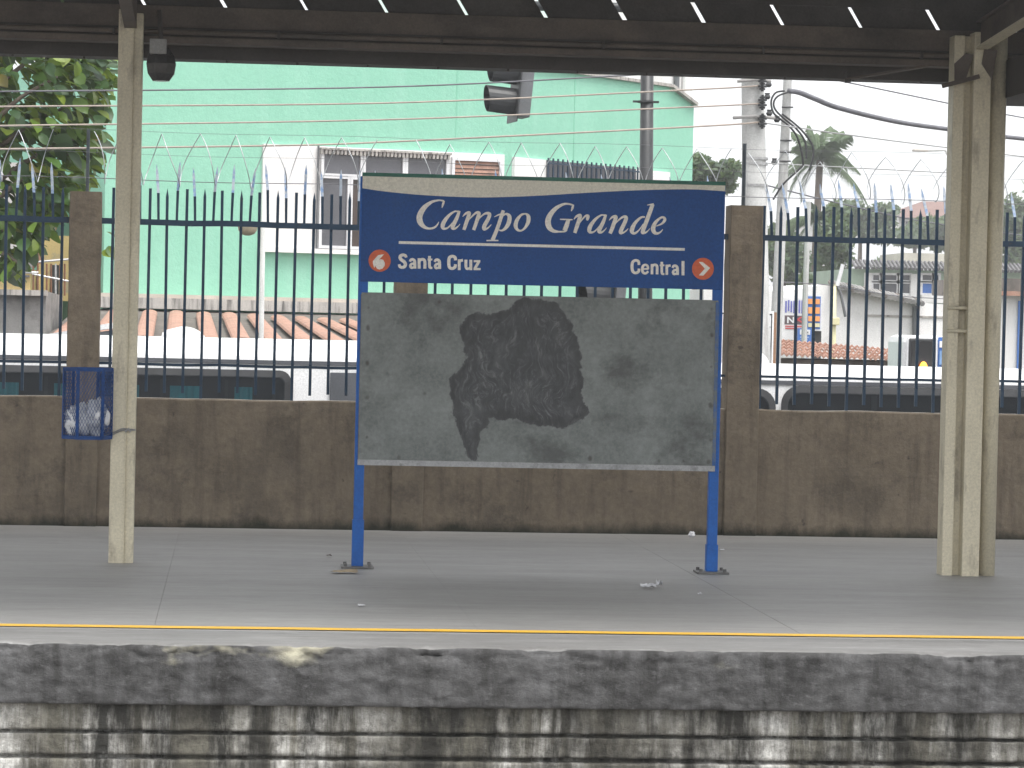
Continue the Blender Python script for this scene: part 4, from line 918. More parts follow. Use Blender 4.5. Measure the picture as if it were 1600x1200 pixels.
g = MB(); g.tube([(pt_.x, YT, pt_.z+.5), (pt_.x-.3, YT, za+.42), (xh-.4, YT, za+.40)], .05, 12); g.build('mast_arm', BLACKM, ts, smooth=True)
g = MB(); zcl = U(1008, 159, YT).z; g.tube([(pt_.x, YT, zcl-.01), (pt_.x, YT, zcl+.01)], .085, 14); g.box(pt_.x-.13, pt_.x+.14, YT-.02, YT+.02, zcl-.01, zcl+.01); g.build('clamp', BLACKM, ts)
def sighead(cx_, Yh, ztop, nl, tilt, pitch_):
    # housing faces -X (towards the left) and slightly to the viewer
    hd = link('signal_head', None, ts); rot = Matrix.Rotation(tilt, 4, 'Z') @ Matrix.Rotation(math.radians(5), 4, 'Y'); T = Matrix.Translation((cx_, Yh, ztop))
    def tr(g): g.v = [tuple((T @ rot) @ Vector(v)) for v in g.v]; return g
    L = nl*pitch_
    g = MB(); g.box(-.02, .12, -.15, .15, -L, 0); tr(g).build('housing', GREYM, hd, bevel=.015)
    g = MB(); g.box(-.035, -.021, -.2, .2, -L-.06, .06); tr(g).build('backplate', BLACKM, hd)
    for k in range(nl):
        zc_ = -pitch_*(k+.5); g = MB(); n = 20; vv = []; r = .138; m_ = 0
        for i in range(n+1):
            an = -math.pi*.93 + 2*math.pi*.93*i/n      # open underneath
            cy, sz_ = r*math.sin(an), r*math.cos(an); ln = .31 - .05*(1-math.cos(an))/2
            vv += [(-.035, cy, zc_+sz_), (-.035-ln, cy*.98, zc_+sz_*.98-.05*0), (-.035, cy*.95, zc_+sz_*.95), (-.035-ln, cy*.93, zc_+sz_*.93)]
        ff = []
        for i in range(n):
            b0_, b1_ = 4*i, 4*i+4; ff += [(b0_, b0_+1, b1_+1, b1_), (b0_+2, b1_+2, b1_+3, b0_+3), (b0_+1, b0_+3, b1_+3, b1_+1)]
        g.add(vv, ff); tr(g).build('visor', BLACKM, hd, smooth=False)
        g = MB(); g.tube([(-.034, 0, zc_), (-.05, 0, zc_)], .10, 18); tr(g).build('lens', M('dark_lens', (.02,.03,.028), None, 5, .2), hd)
zh = U(818, 182, YT).z
sighead(U(816, 160, YT).x, YT-.1, zh+.31*3-.02, 3, math.radians(9), .31)
sighead(U(955, 460, YT).x, YT-.1, U(950, 400, YT).z, 3, math.radians(20), .29)
pl = thing('concrete_pole', 'thick pale concrete utility pole with clamped insulators right of the green building', 'utility pole')
YP = 29.5; c0 = U(1182, 520, YP); c1 = U(1176, 118, YP)
g = MB(); dirp = (c1-c0); g.tube([c0-dirp*.55, c0, c1, c1+dirp*.25], [.150, .135, .112, .105], 24); g.build('shaft', CONC, pl, smooth=True)
for py, wd in ((128, .32), (185, .40)):
    c = U(1176, py, YP); g = MB(); g.tube([(c.x-wd*.55, YP-.13, c.z-.01), (c.x+.0, YP-.15, c.z+.01), (c.x+wd*.5, YP-.13, c.z)], .016, 8); g.build('clamp_arm', OLDCONC, pl)
for py in (133, 162, 191):
    c = U(1187, py, YP); g = MB()
    for k, r in enumerate((.03, .045, .03, .045, .03)): g.tube([(c.x, YP-.16, c.z-.06+k*.025), (c.x, YP-.16, c.z-.06+k*.025+.018)], r, 12)
    g.tube([(c.x, YP-.16, c.z-.075), (c.x, YP-.16, c.z+.075)], .014, 8); g.build('insulator', BLACKM, pl)
for py in (248, 256, 290):
    c = U(1180, py, YP); g = MB(); g.tube([(c.x, YP, c.z-.012), (c.x, YP, c.z+.012)], .131, 20); g.build('band', WIRE, pl)
p2 = thing('slim_pole', 'slimmer leaning concrete pole with looped black cables beside the thick pole', 'utility pole')
YQ = 31; c0 = U(1212, 530, YQ); c1 = U(1231, 118, YQ); d2 = c1-c0
g = MB(); g.tube([c0-d2*.5, c0, c1, c1+d2*.2], [.075, .062, .045, .04], 16); g.build('shaft', CONC, p2, smooth=True)
for py in (220, 238, 252, 168): c = c0 + d2*((530-py)/412); g = MB(); g.tube([c-Vector((.06,.06,0)), c+Vector((.06,-.06,0))], .010, 6); g.build('band', BLACKM, p2)
for pts in ([(1226,142),(1212,145),(1205,158),(1208,175),(1218,185),(1234,198),(1246,215),(1253,240),(1255,258)], [(1232,144),(1216,150),(1209,160),(1212,172),(1226,186),(1245,202),(1258,222),(1260,248)], [(1222,178),(1240,192),(1254,205),(1268,224),(1271,240),(1268,255),(1264,266)], [(1255,258),(1245,268),(1236,276),(1222,290),(1208,312)]):
    g = MB(); g.tube(cr([U(x, y, YQ-.12) for x, y in pts], 6), .011, 6); g.build('cable_loop', CABLE, p2, smooth=True)
for px, py in ((1201, 131), (1199, 150), (1202, 176), (1143, 253), (1210, 252), (1214, 186)):
    c = U(px, py, YQ-.1); o = MB(); o.tube([c-Vector((0,0,.035)), c-Vector((0,0,.01)), c+Vector((0,0,.015)), c+Vector((0,0,.03))], [.02,.035,.022,.03], 10); 
    if px < 1160: bl = o; continue
    o.build('insulator', BLACKM, p2)
# cables
def cable(pts, mt, r, lab, smooth=10, sag=0):
    P = [U(x, y, Y) for x, y, Y in pts]; P = [Vector(v) for v in cr([tuple(p) for p in P], smooth)]
    g = MB(); g.tube(P, r, 6); tag(g.build('overhead_cable', mt, smooth=True), lab, 'cable', 'overhead cables')
YPf = YP-.16
cable([(-300,149,27.5),(0,143,28),(600,136,29),(1020,115.5,YPf),(1187,108,YPf)], CABLEGREY, .0085, 'topmost dark cable crossing just under the canopy before the green facade')
cable([(-300,172,27.5),(0,166.5,28),(600,161,29),(1083,140,YPf),(1187,134,YPf)], WIRETAN, .009, 'second pale cable from the top crossing the green facade')
cable([(-300,202,27.5),(0,196.5,28),(600,187,29),(1083,167,YPf),(1187,162,YPf)], WIRETAN, .009, 'third tan cable from the top crossing the green facade')
cable([(-300,238,27.5),(0,233,28),(400,228,28.6),(600,222,29),(1083,198,YPf),(1187,191,YPf)], WIRETAN, .010, 'lowest tan cable crossing the green facade above the razor wire')
cable([(1187,191,YPf),(1250,200,31),(1320,210,33),(1500,233,37),(1800,268,44)], WIRE, .008, 'thin pale cable running right from the thick pole past the palm')
cable([(1232,142,YQ-.1),(1250,145,YQ),(1275,155,YQ+.5),(1312,169,YQ+1),(1400,190,YQ+2.4),(1490,203,YQ+4),(1600,217,YQ+6),(1900,246,YQ+11)], CABLEGREY, .028, 'thick twisted grey cable sweeping right from the slim pole')
cable([(1200,108,30),(1285,121,31),(1490,163,35),(1600,184,37),(1900,236,42)], CABLEGREY, .008, 'thin dark cable high in the white sky at right')
cable([(1200,255,30),(1330,262,33),(1480,270,36)], WIRE, .007, 'thin pale cable crossing in front of the palm fronds')
cable([(1180,285,30),(1330,322,34),(1480,352,40),(1700,380,50)], CABLEGREY, .008, 'dark cable sloping down over the houses at right')
cable([(1205,440,36),(1300,446,40),(1400,462,44),(1500,468,48)], CABLEGREY, .007, 'low dark cable in front of the white wall at right')

# ================================================================== direction sign, stall roof, posters
ds = thing('direction_sign', 'white road direction sign with black upward arrow beside the right pillar', 'road sign')
YR = 30.3; DP = Plane(tuple(U(1150, 530, YR))[:2], math.radians(8))
def dpanel(x0, y0, x1, y1, off, mt, th, par=ds, name='plate'): return panel(par, name, DP, x0, y0, x1, y1, off, mt, th)
dpanel(1096, 485, 1207, 700, .0, WHITE, .03); dpanel(1099, 489, 1204.5, 700, .003, BLACKM, .002, name='black_border'); dpanel(1101, 491.5, 1202.5, 700, .006, FRAMEW, .002, name='white_field')
def dpoly(pts, mt, name): g = MB(); g.poly([DP.pt(*DP.sz(x, y, .009), .009) for x, y in pts], DP.n*.001); g.build(name, mt, ds)
dpoly([(1199.5,498),(1204,512),(1201.5,512.5),(1199,560),(1196,640),(1192,640),(1195,560),(1196.5,513),(1193,513)], BLACKM, 'arrow')
a0, a1, z0, z1 = DP.rect(1180.5, 516, 1185.5, 528, .009); text('lettering', 'B', a0, a1, z0, z1, DP, .010, BLACKM, ds, .01)
g = MB(); s_ = DP.sz(1208.5, 540)[0]; s2 = DP.sz(1213, 540)[0]; g.pbox(DP, s_, s2, -1.6, DP.sz(1210, 488)[1], -.06, -.01); g.build('post', BROWNB, ds)
stl = thing('stall_roof', 'stall with low terracotta tiled roof behind the right bus', 'stall')
Y0, Y1 = 38.0, 41.0
for k in range(5):
    f0, f1 = k/5, (k+1)/5
    yl0, yl1 = 531+24*f0, 531+24*f1; yr0, yr1 = 549+16*f0, 549+16*f1; Ya, Yb_ = Y1-(Y1-Y0)*f0, Y1-(Y1-Y0)*f1
    n = 26
    for i in range(n):
        u0, u1 = i/n, (i+.96)/n; xr_ = 1425+18*noise.noise((k*3.3, 1, 1)); xa_ = 1212+(xr_-1212)*u0; xb_ = 1212+(xr_-1212)*u1
        q = [U(xa_, yl0+(yr0-yl0)*u0, Ya), U(xb_, yl0+(yr0-yl0)*u1, Ya), U(xb_, yl1+(yr1-yl1)*u1, Yb_)+Vector((0,-.04,.02+uni(-.01,.01))), U(xa_, yl1+(yr1-yl1)*u0, Yb_)+Vector((0,-.04,.02+uni(-.01,.01)))]
        mid0 = (q[0]+q[1])/2+Vector((0,0,.025)); mid1 = (q[2]+q[3])/2+Vector((0,0,.03)); dn = Vector((0,0,-.03))
        g = MB(); vv = [q[0], mid0, q[1], q[3], mid1, q[2]]; g.add(vv+[v+dn for v in vv], [(0,3,4,1),(1,4,5,2),(3,9,10,4),(4,10,11,5),(9,6,7,10),(10,7,8,11),(6,0,1,7),(7,1,2,8),(0,6,9,3),(2,5,11,8)]); g.build('roof_tile', TERRA, stl)
a = U(1206, 560, Y0+.3); b_ = U(1440, 570, Y0+.3)
g = MB(); g.box(a.x, b_.x, Y0+.3, Y1-.2, -1.6, U(1300, 563, Y0+.3).z); g.build('stall_body', M('stall_wood', (.26,.22,.19), (.16,.14,.12), 3, .9), stl)
# white commercial building with printed boards
YH = 58.0; HP = Plane((0, YH), math.radians(4))
wbld = thing('white_shop_building', 'long white walled building behind the stall at right', 'building')
def hz(px, py, P=HP): return P.sz(px, py)
def wallpoly(th, P, pts, depth, mt, name='wall'):
    g = MB(); g.poly([P.pt(*P.sz(x, y), 0) for x, y in pts], P.n*-depth); return g.build(name, mt, th)
wallpoly(wbld, HP, [(1100,620),(1100,452),(1200,455),(1226,455),(1290,444),(1312,448),(1360,458),(1432,472),(1480,476),(1720,480),(1720,620)], 8, WHITEWALL)
g = MB(); g.tube([HP.pt(*hz(1429, 478), .08), HP.pt(*hz(1429, 600), .08)], .07, 10); g.build('drain_pipe', GREYM, wbld)
g = MB(); z = hz(1400, 494)[1]; g.pbox(HP, hz(1355, 494)[0], hz(1480, 494)[0], z-.02, z+.02, 0, .03); g.build('string_course', LEDGE, wbld)
rng = random.Random(3)
for i in range(22):
    u = i/21; x = 1300+135*u; y = 444+27*u; c = HP.pt(*hz(x, y-1), .1); L = rng.uniform(.15, .3)
    g = MB(); g.tube([c+Vector((0,-.22,-.06)), c+Vector((0,.3,.03))], .055, 7); g.build('roof_tile', OLDCONC if i % 4 else ROOFGREY, wbld)
bb = thing('printed_billboard', 'white printed billboard with indigo and red lettering on the shop wall', 'billboard')
panel(bb, 'board', HP, 1222, 466, 1258, 531, .15, M('billboard_white', (.78,.77,.78), None, 3, .6), .1)
for i in range(7): panel(bb, 'print_stroke', HP, 1227+i*4.2, 468+rng.uniform(0,3), 1229.4+i*4.2, 486+rng.uniform(0,4), .16, PRINTB, .008)
panel(bb, 'print_band', HP, 1226, 493, 1257, 507, .156, M('print_dark', (.14,.10,.11), None, 4, .6), .004)
a0, a1, z0, z1 = HP.rect(1230, 495, 1241, 505, .17); text('lettering', 'N', a0, a1, z0, z1, HP, .165, FRAMEW, bb, .03)
a0, a1, z0, z1 = HP.rect(1243, 495, 1256, 504, .17); text('lettering', 'K', a0, a1, z0, z1, HP, .165, REDP, bb, .03)
for y in (509, 512.5): panel(bb, 'print_rule', HP, 1227, y, 1256, y+1.6, .16, REDP, .008)
bs = thing('blue_totem_sign', 'blue totem sign with stacked orange panels before the white shop wall', 'sign')
panel(bs, 'frame', HP, 1260, 461, 1284.5, 517, .8, FRAMEW, .15); panel(bs, 'face', HP, 1261, 463, 1282, 514, .81, BLUEP, .02)
for y0, y1 in ((467, 475), (480, 490), (494, 502), (505, 511)): panel(bs, 'orange_panel', HP, 1263, y0, 1281, y1, .83, ORANGEP if y0 < 500 else YELB, .02)
panel(bs, 'post', HP, 1272, 517, 1282, 640, .7, BLACKM, .12)
b2 = thing('blue_notice_sign', 'small blue notice sign at the foot of the orange panelled totem', 'sign')
panel(b2, 'face', HP, 1247, 513, 1268, 537, 1.3, BLUEP, .08); panel(b2, 'white_field', HP, 1250, 515, 1266, 523, 1.31, FRAMEW, .012); panel(b2, 'grey_text', HP, 1253, 518, 1263, 520.5, 1.32, GREYM, .01)
panel(b2, 'pale_text', HP, 1250, 526, 1264, 528, 1.31, M('pale_blue_text', (.3,.42,.66), None, 4, .6), .012); panel(b2, 'pale_text', HP, 1251, 530, 1262, 531.5, 1.31, bpy.data.materials['pale_blue_text'], .012); panel(b2, 'leg', HP, 1256, 537, 1260, 660, 1.26, BLUEP, .04)
yp = thing('meter_pole', 'thin pale yellow pole with meter box before the white shop wall', 'pole')
Ym = 44; g = MB(); a = U(1303, 445, Ym); b_ = U(1302, 570, Ym); g.tube([(b_.x, Ym, -1.6), b_, a], .038, 10); g.build('shaft', YELB, yp, smooth=True)
p0 = U(1299, 496, Ym-.1); p1 = U(1312, 508, Ym-.1); g = MB(); g.box(p0.x, p1.x, Ym-.1, Ym+.02, p1.z, p0.z); g.build('meter_box', YELB, yp, bevel=.01)
g = MB(); g.tube([U(1308,447,Ym), U(1312,432,Ym), U(1317,413,Ym)], .03, 8); g.build('lamp_tube', FRAMEW, yp)
g = MB(); g.tube(cr([tuple(U(x, y, Ym)) for x, y in ((1305,445),(1312,455),(1317,475),(1321,495))], 6), .022, 8); g.build('bent_arm', GREYM, yp)
lp = thing('slender_post', 'slender pale post rising past the palm trunk at right', 'post')
g = MB(); a = U(1258, 470, 52); b_ = U(1263, 315, 52); g.tube([(a.x, 52, -1.6), a, b_], .05, 8); g.build('shaft', CONC, lp)
fl2 = thing('far_street_lamp', 'lone street lamp head hanging in the white sky left of the double column', 'lamp')
c = U(1438, 235, 70); g = MB(); g.box(c.x-.18, c.x+.18, 69.9, 70.1, c.z-.03, c.z+.03); g.build('lamp_head', M('lamp_head_grey', (.5,.46,.42), None, 3, .5), fl2, bevel=.02)
g = MB(); a = U(1500, 250, 70); g.tube([(c.x+.15, 70, c.z), (c.x+.6, 70, c.z+.02), (a.x, 70, a.z-.4), (a.x+.1, 70, -1.7)], .03, 8); g.build('bracket_arm', CONC, fl2)

# ================================================================== left yard: small house, tank, awning
hs_ = thing('small_house', 'yellow and grey old house behind the tree at left', 'house')
YL2 = 44; LP = Plane((0, YL2), 0)
panel(hs_, 'lower_wall', LP, -300, 416, 46, 620, 0, YELLOWW, 4); panel(hs_, 'upper_wall', LP, -300, 250, 44, 404, -.02, M('grey_render', (.50,.48,.46), (.40,.385,.37), 1, .9), 3.9)
panel(hs_, 'cornice', LP, -300, 405, 52, 414, .15, OLDCONC, .4); panel(hs_, 'string_course', LP, -300, 426, 46, 429, .06, OLDCONC, .1)
panel(hs_, 'brick_stub', LP, 47, 372, 62, 412, .1, M('bare_brick', (.42,.20,.12), (.28,.15,.10), 9, .9, bp=.3), .3)
panel(hs_, 'ochre_wall', LP, 58, 368, 108, 470, -1.2, YELLOWW, .5); panel(hs_, 'doorway', LP, 78, 414, 92, 470, -1.18, BLACKM, .3)
rl = thing('yard_rail', 'rusty thin yard railing on the old concrete tank at left', 'railing')
for px in range(52, 108, 7): 
    g = MB(); g.tube([U(px, 412, 40), U(px, 462, 40)], .014, 6); g.build('bar', RUSTY if px % 3 else WIRE, rl)
for y in ((410, 405), (428, 440)): g = MB(); g.tube([U(50, y[0], 40), U(110, y[1], 40)], .016, 6); g.build('rail', WIRE, rl)
g = MB(); g.tube([U(-60, 423, 39.6), U(60, 426, 39.6)], .018, 6); g.build('rail', WIRE, rl)
tk = thing('concrete_tank', 'stained grey concrete tank wall with pale end behind the left bus', 'wall')
a = U(-200, 455, 38.6); b_ = U(72, 455, 38.6); c = U(98, 462, 40.2); z = a.z
g = MB(); g.add([up(a,-1.6),up(b_,-1.6),up(c,-1.6),up(c,c.z),up(b_,b_.z),up(a,b_.z), up(a,-1.6)+Vector((0,3,0)), up(a,b_.z)+Vector((0,3,0)), up(c,c.z)+Vector((-.2,1.5,0))], [(0,1,4,5),(1,2,3,4),(5,4,3,8,7),(6,0,5,7)]); g.build('tank_wall', OLDCONC, tk)
g = MB(); z0 = b_.z; g.box(a.x, b_.x+.02, 38.5, 38.62, z0-.06, z0+.01); g.build('tank_rim', LEDGE, tk)
aw = thing('tilted_awning', 'tilted white awning panel edge above the left bus roof', 'awning')
a = U(70, 523, 31.5); b_ = U(205, 499, 31.5); g = MB(); g.poly([a, b_, b_-Vector((0,0,.07)), a-Vector((-.05,0,.015))], (0, 1.6, 0)); g.build('panel', WHITE, aw); g = MB(); a2 = a+Vector((.05,.02,-.03)); b2_ = b_+Vector((0,.02,-.09)); g.poly([a2, b2_, b2_-Vector((0,0,.10)), a2-Vector((0,0,.01))], (0, 1.5, 0)); g.build('underside', BANDGREY, aw)
for px in (90, 190): p = U(px, 520, 32.3); g = MB(); g.tube([(p.x, p.y, -1.6), (p.x, p.y, p.z-.02)], .03, 8); g.build('leg', GREYM, aw)

# ================================================================== trees
def leaf_geo(L, W, fold=.25, droop=.25):
    # pointed broad leaf, base at origin along +X
    pr_ = [(0,.0),(.2,.62),(.5,1),(.78,.72),(1,0)]; vv = []; 
    for u, wv in pr_: vv += [Vector((u*L, wv*W/2, fold*wv*W/2 - droop*L*u*u)), Vector((u*L, 0, -droop*L*u*u)), Vector((u*L, -wv*W/2, fold*wv*W/2 - droop*L*u*u))]
    ff = []
    for i in range(4): b0_ = 3*i; ff += [(b0_, b0_+3, b0_+4, b0_+1), (b0_+1, b0_+4, b0_+5, b0_+2)]
    return vv, ff
tree = thing('broadleaf_tree', 'big leaved green tree at left before the green building', 'tree')
YTR = 31.5; base = U(-70, 600, YTR); 
g = MB(); fork = U(-60, 380, YTR); g.tube([(base.x-.1, YTR+.1, -1.6), (base.x, YTR, base.z), fork, U(-40, 200, YTR), U(-30, 0, YTR), U(-20, -200, YTR)], [.17, .14, .11, .08, .05, .02], 12); g.build('trunk', BARK, tree, smooth=True)
g = MB(); tips = [(60,330),(110,240),(150,150),(140,300),(90,120),(40,420),(-140,300),(-150,150),(120,60),(60,0),(165,200)]
for i, (x, y) in enumerate(tips):
    st = U(-50, min(y+120, 400), YTR); e = U(x, y, YTR+uni(-.7, .7)); mid = (st+e)/2+Vector((0, 0, .12)); g.tube(cr([tuple(st), tuple(mid), tuple(e)], 5), [.035-.0024*k for k in range(11)], 6)
g.build('branch', BARK, tree, smooth=True)
def edge_x(y):  # right outline of the crown in the survey
    t = [(-250,120),(0,170),(90,178),(120,182),(160,172),(190,160),(220,176),(260,150),(300,132),(330,100),(370,72),(410,40),(440,20)]
    for (a, xa_), (b_, xb_) in zip(t, t[1:]):
        if a <= y <= b_: return xa_+(xb_-xa_)*(y-a)/(b_-a)
    return 0
lv_, lf_ = leaf_geo(1, .62); lme = MB(); lme.add(lv_, lf_); leafmesh = lme.mesh('leaf', LEAFO, smooth=True)
crown = MB()
def leaf_mat4(p, L, front):
    out = (p - U(-20, 160, YTR)); az = math.atan2(out.y*.6-.35, out.x) + uni(-.9, .9); el = uni(-.9, .15)
    Rm = Matrix.Rotation(az, 4, 'Z') @ Matrix.Rotation(-el, 4, 'Y') @ Matrix.Rotation(uni(-.9, .9), 4, 'X')
    return Matrix.Translation(p) @ Rm @ Matrix.Scale(L, 4)
cnt = 0
while cnt < 3400:
    y = uni(-240, 430); ex = edge_x(y)-14; x = ex - abs(random.gauss(0, 1))*120 if rnd() < .5 else uni(-330, ex)
    if x > ex or x < -330: continue
    if 330 < y and x > 95: continue
    if noise.noise((x*.016, y*.016, 3)) < -.62 and y > 190: continue
    p = U(x, y, YTR + uni(-.15, 1.5)); Mx = leaf_mat4(p, uni(.15, .25), False)
    crown.add([Mx @ v for v in lv_], lf_); cnt += 1
crown.build('crown', LEAF, tree, smooth=True)
cnt = 0
while cnt < 280:
    y = uni(70, 425); ex = edge_x(y)-8; x = ex - abs(random.gauss(0, 1))*85
    if x < -20: continue
    if noise.noise((x*.016, y*.016, 3)) < -.5 and y > 190: continue
    o = link('leaf', leafmesh, tree); o.matrix_world = leaf_mat4(U(x, y, YTR-uni(.1, .75)), uni(.16, .26), True); cnt += 1
for x, y in ((166,362),(174,370),(170,384),(160,392),(176,356)):
    o = link('leaf', leafmesh, tree); o.matrix_world = leaf_mat4(U(x, y, YTR-.2), .2, True)
def far_tree(px, py, Y, rx, rz, lab, n=1100, size=.3, mt=LEAFFAR, seed=0):
    th = thing('far_tree', lab, 'tree', 'trees behind the houses'); c = U(px, py, Y); r0 = rx*Y/F; r1 = rz*Y/F; g = MB()
    lobes = [(Vector((uni(-.6,.6)*r0, uni(-.5,.5)*r0, uni(-.55,.6)*r1)), uni(.35,.6)) for _ in range(9)]
    for _ in range(n):
        lc, lr = random.choice(lobes); d = Vector((random.gauss(0,1), random.gauss(0,1), random.gauss(0,1))).normalized()*lr*(.55+.45*rnd())
        p = c + lc + Vector((d.x*r0, d.y*r0, d.z*r1)); s_ = size*uni(.6, 1.3)
        a = Vector((random.gauss(0,1), random.gauss(0,1), random.gauss(0,1))).normalized()*s_; b_ = a.orthogonal().normalized()*s_*.55
        g.add([p-a*.5, p+b_*.5, p+a*.5, p-b_*.5], [(0,1,2,3)])
    g.build('crown', mt, th)
    g = MB(); g.tube([(c.x, c.y, -1.7), (c.x, c.y, c.z)], [.03*r0+.15, .02*r0+.06], 8); g.build('trunk', BARK, th)
for a in ((1118,272,90,45,34,'rounded green tree peeking between green building and thick pole'), (1225,400,110,55,60,'dark tree behind the two utility poles'), (1300,380,100,40,60,'green tree below the palm crown'),
          (1345,345,170,60,38,'pale green tree left of the brown roofed hill house'), (1430,362,185,60,26,'light green tree under the brown roofed hill house'), (1490,370,180,50,30,'green tree right below the brown roofed hill house'),
          (1400,425,120,46,22,'low dark green tree left of the dark eaved house'), (1590,370,150,45,70,'dark green tree right of the double column'), (1262,455,80,26,26,'small dark bush tree above the billboard'), (1650,390,140,60,80,'dark tree at the far right edge behind the double column')):
    far_tree(*a[:5], a[5], n=2600, size=a[2]*.0026)
def palm(px, py, Y, rad_px, lab, nf=22, trunk=True):
    th = thing('palm_tree', lab, 'palm', 'palms against the sky'); c = U(px, py, Y); R_ = rad_px*Y/F
    for k in range(nf):
        az = 2*math.pi*k/nf + uni(-.2, .2); el = uni(-.15, 1.5); L = R_*uni(.85, 1.15); g = MB(); sp = []; n = 12
        for i in range(n+1):
            u = i/n; h = L*(u*math.sin(el)) - L*.62*u*u*(1.15-.5*math.sin(el)); hr = L*u*math.cos(el)*(1-.2*u) + L*.12*u
            sp.append(Vector((math.cos(az)*hr, math.sin(az)*hr, h)))
        g.tube([c+p for p in sp], [.035*R_*(1-.85*i/n)*.5 for i in range(n+1)], 4)
        for i in range(1, n):
            for q in (0, .25, .5, .75):
                p = sp[i].lerp(sp[i+1], q); t = (sp[i+1]-sp[i]).normalized(); sd_ = t.cross(Vector((0,0,1))).normalized(); ll = L*.27*math.sin(math.pi*min(1, (i+q)/n*.9+.12))
                for sg in (1, -1):
                    d = (sd_*sg*.8 + t*.65 + Vector((0,0,-.55+uni(-.15,.15)))).normalized()*ll; w_ = t*.0075*R_
                    g.add([c+p-w_, c+p+w_, c+p+d*.6+w_*.8+Vector((0,0,-.01*R_)), c+p+d+Vector((0,0,-.05*R_))], [(0,1,2,3)])
        g.build('frond', FROND, th)
    g = MB(); g.tube([(c.x+.03*R_, c.y, -1.7), (c.x-.05*R_, c.y, (c.z-1.7)/2), c], [.10*R_, .075*R_, .06*R_], 10); g.build('trunk', BARK, th, smooth=True)
palm(1281, 250, 110, 90, 'large coconut palm against the white sky right of the poles', 26)
palm(1092, 268, 95, 52, 'palm fronds emerging behind the right edge of the green building', 18)
palm(1275, 345, 104, 62, 'lower drooping palm under the large coconut palm', 18)

# ================================================================== houses at right
hg = thing('green_house', 'pale green house with dark corrugated eave and windows at right', 'house')
YG2 = 78; P = Plane((0, YG2), 0)
panel(hg, 'wall', P, 1330, 424, 1720, 560, 0, HOUSEGREEN, 6)
a0, a1, z0, z1 = P.rect(1338, 412, 1720, 423, .5)
n = 60
for i in range(n):
    s_ = a0+(a1-a0)*i/n; g = MB(); g.tube([P.pt(s_, z0+.0, .5), P.pt(s_, z1+.02, -.1)], (a1-a0)/n*.42, 6); g.build('eave_tile', M('eave_grey', (.16,.155,.16), (.09,.088,.09), 6, .9) if i == 0 else bpy.data.materials['eave_grey'], hg)
panel(hg, 'upper_wall', P, 1412, 396, 1500, 414, -1.5, M('greige_wall', (.46,.42,.38), None, 1, .9), 3)
for x0, x1, mt in ((1364, 1375, PANE), (1377, 1402, PANE), (1404, 1421, PANE), (1441, 1456, PANE), (1459, 1466, PANE)):
    win(P, x0, 430, x1, 438, mt, .0, .06, hg); win(P, x0, 443, x1, 458, BLUEP if 1440 < x0 < 1458 else mt, .0, .06, hg)
panel(hg, 'white_pier', P, 1423, 428, 1435, 470, .1, WHITEWALL, .1); panel(hg, 'white_pier', P, 1351, 426, 1362, 460, .1, WHITEWALL, .1)
panel(hg, 'white_parapet', P, 1440, 464, 1720, 476, .2, WHITEWALL, .2)
hh = thing('hill_house', 'white house with broad brown tiled roof on the hill at right', 'house')
YH2 = 210; P = Plane((0, YH2), 0)
panel(hh, 'wall', P, 1402, 338, 1560, 372, -.5, WHITEWALL, 9)
e0, e1 = P.sz(1390, 341)[0], P.sz(1570, 344)[0]; r0_, r1_ = P.sz(1462, 311)[0], P.sz(1500, 311)[0]; ze = P.sz(1400, 340)[1]; zr2 = P.sz(1470, 311)[1]
g = MB(); q = [P.pt(e0, ze, .6), P.pt(e1, ze, .6), P.pt(e1, ze, -9), P.pt(e0, ze, -9), P.pt(r0_, zr2, -4), P.pt(r1_, zr2, -4)]
g.add(q, [(0,1,5,4),(1,2,5),(2,3,4,5),(3,0,4),(3,2,1,0)]); g.build('roof', HILLROOF, hh)
for x0, x1 in ((1415, 1425), (1440, 1452), (1465, 1478)): panel(hh, 'window', P, x0, 346, x1, 357, -.45, PANE, .1)
h3 = thing('pale_hillside_house', 'pale flat roofed house left of the brown roofed hill house', 'house'); P3 = Plane((0, 190), 0)
panel(h3, 'wall', P3, 1366, 336, 1404, 372, 0, WHITEWALL, 7); panel(h3, 'roof', P3, 1363, 332, 1407, 336.5, .3, LEDGE, 7.6)
for x0 in (1371, 1383, 1394): panel(h3, 'window', P3, x0, 345, x0+6, 354, .05, PANE, .1)
h4 = thing('slab_tower', 'pale narrow block standing behind the palm trunks at right', 'building'); P4 = Plane((0, 150), 0)
panel(h4, 'wall', P4, 1282, 345, 1330, 480, 0, WHITEWALL, 8); panel(h4, 'roof', P4, 1280, 341, 1332, 345.5, .3, LEDGE, 8.6)
for r in range(4):
    for c_ in range(3): panel(h4, 'window', P4, 1288+c_*13, 358+r*22, 1296+c_*13, 370+r*22, .05, PANE, .1)
h5 = thing('edge_house', 'white walled house with dark roof at the far right edge', 'house'); P5 = Plane((0, 62), 0)
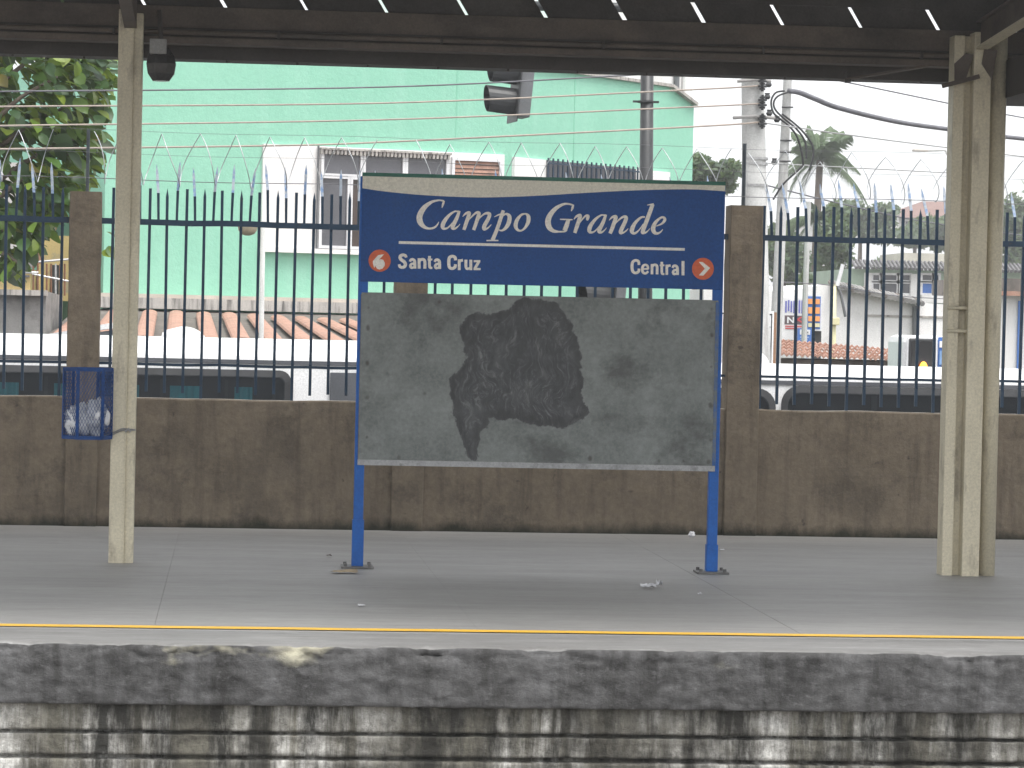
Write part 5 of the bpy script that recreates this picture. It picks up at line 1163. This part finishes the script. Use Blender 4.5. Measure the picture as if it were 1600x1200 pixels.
panel(h5, 'wall', P5, 1545, 463, 1800, 620, 3, WHITEWALL, 3); panel(h5, 'roof', P5, 1530, 437, 1800, 462, 3.3, ROOFGREY, 4); panel(h5, 'fascia', P5, 1530, 457, 1800, 464, 3.35, TERRA, .1); panel(h5, 'blue_wall_strip', P5, 1590, 470, 1596, 600, 3.06, BLUEP, .05)  # last panel is a narrow blue strip on the white wall
# far hill with forest
g = MB(); nx_, ny_ = 60, 16; vv = []; ff = []; tc = []
for j in range(ny_+1):
    for i in range(nx_+1):
        x = 20 + 330*i/nx_; y = 260 + 260*j/ny_; px_eq = 800 + F*((x-y*math.tan(YAW))/y)
        h = 26*math.exp(-((px_eq-1790)/200)**2)*min(1, j/7) + 5*min(1, j/6) + 1.5*noise.noise((x*.03, y*.03, 0)); vv.append((x, y, -2+h))
for j in range(ny_):
    for i in range(nx_): ff.append((j*(nx_+1)+i, j*(nx_+1)+i+1, (j+1)*(nx_+1)+i+1, (j+1)*(nx_+1)+i))
g.add(vv, ff); tag(g.build('hill', M('hill_green', (.05,.08,.04), (.035,.06,.03), .08, .95), smooth=True), kind='structure')
f_ = MB()
for _ in range(9000):
    v = Vector(random.choice(vv)) + Vector((uni(-4,4), uni(-8,8), uni(.2, 4.5)))
    a = Vector((random.gauss(0,1), random.gauss(0,1), random.gauss(0,1))).normalized()*uni(.7, 1.7); b_ = a.orthogonal().normalized()*uni(.5, 1)
    f_.add([v-a*.5, v+b_*.5, v+a*.5, v-b_*.5], [(0,1,2,3)])
tag(f_.build('forest', LEAFFAR), 'distant green woodland covering the hill at the right edge', 'forest', kind='stuff')

# ================================================================== light air haze
hz_ = MB(); hz_.box(-300, 700, -12, 640, -3.2, 62); ho = hz_.build('haze', None); ho.data.materials.clear()
mt = bpy.data.materials.new('haze'); mt.use_nodes = True; t = mt.node_tree; t.nodes.remove(t.nodes['Principled BSDF'])
pv = t.nodes.new('ShaderNodeVolumePrincipled'); pv.inputs['Color'].default_value = (.93,.95,.97,1); pv.inputs['Density'].default_value = .0011
t.links.new(pv.outputs[0], t.nodes['Material Output'].inputs['Volume']); ho.data.materials.append(mt); tag(ho, kind='stuff')
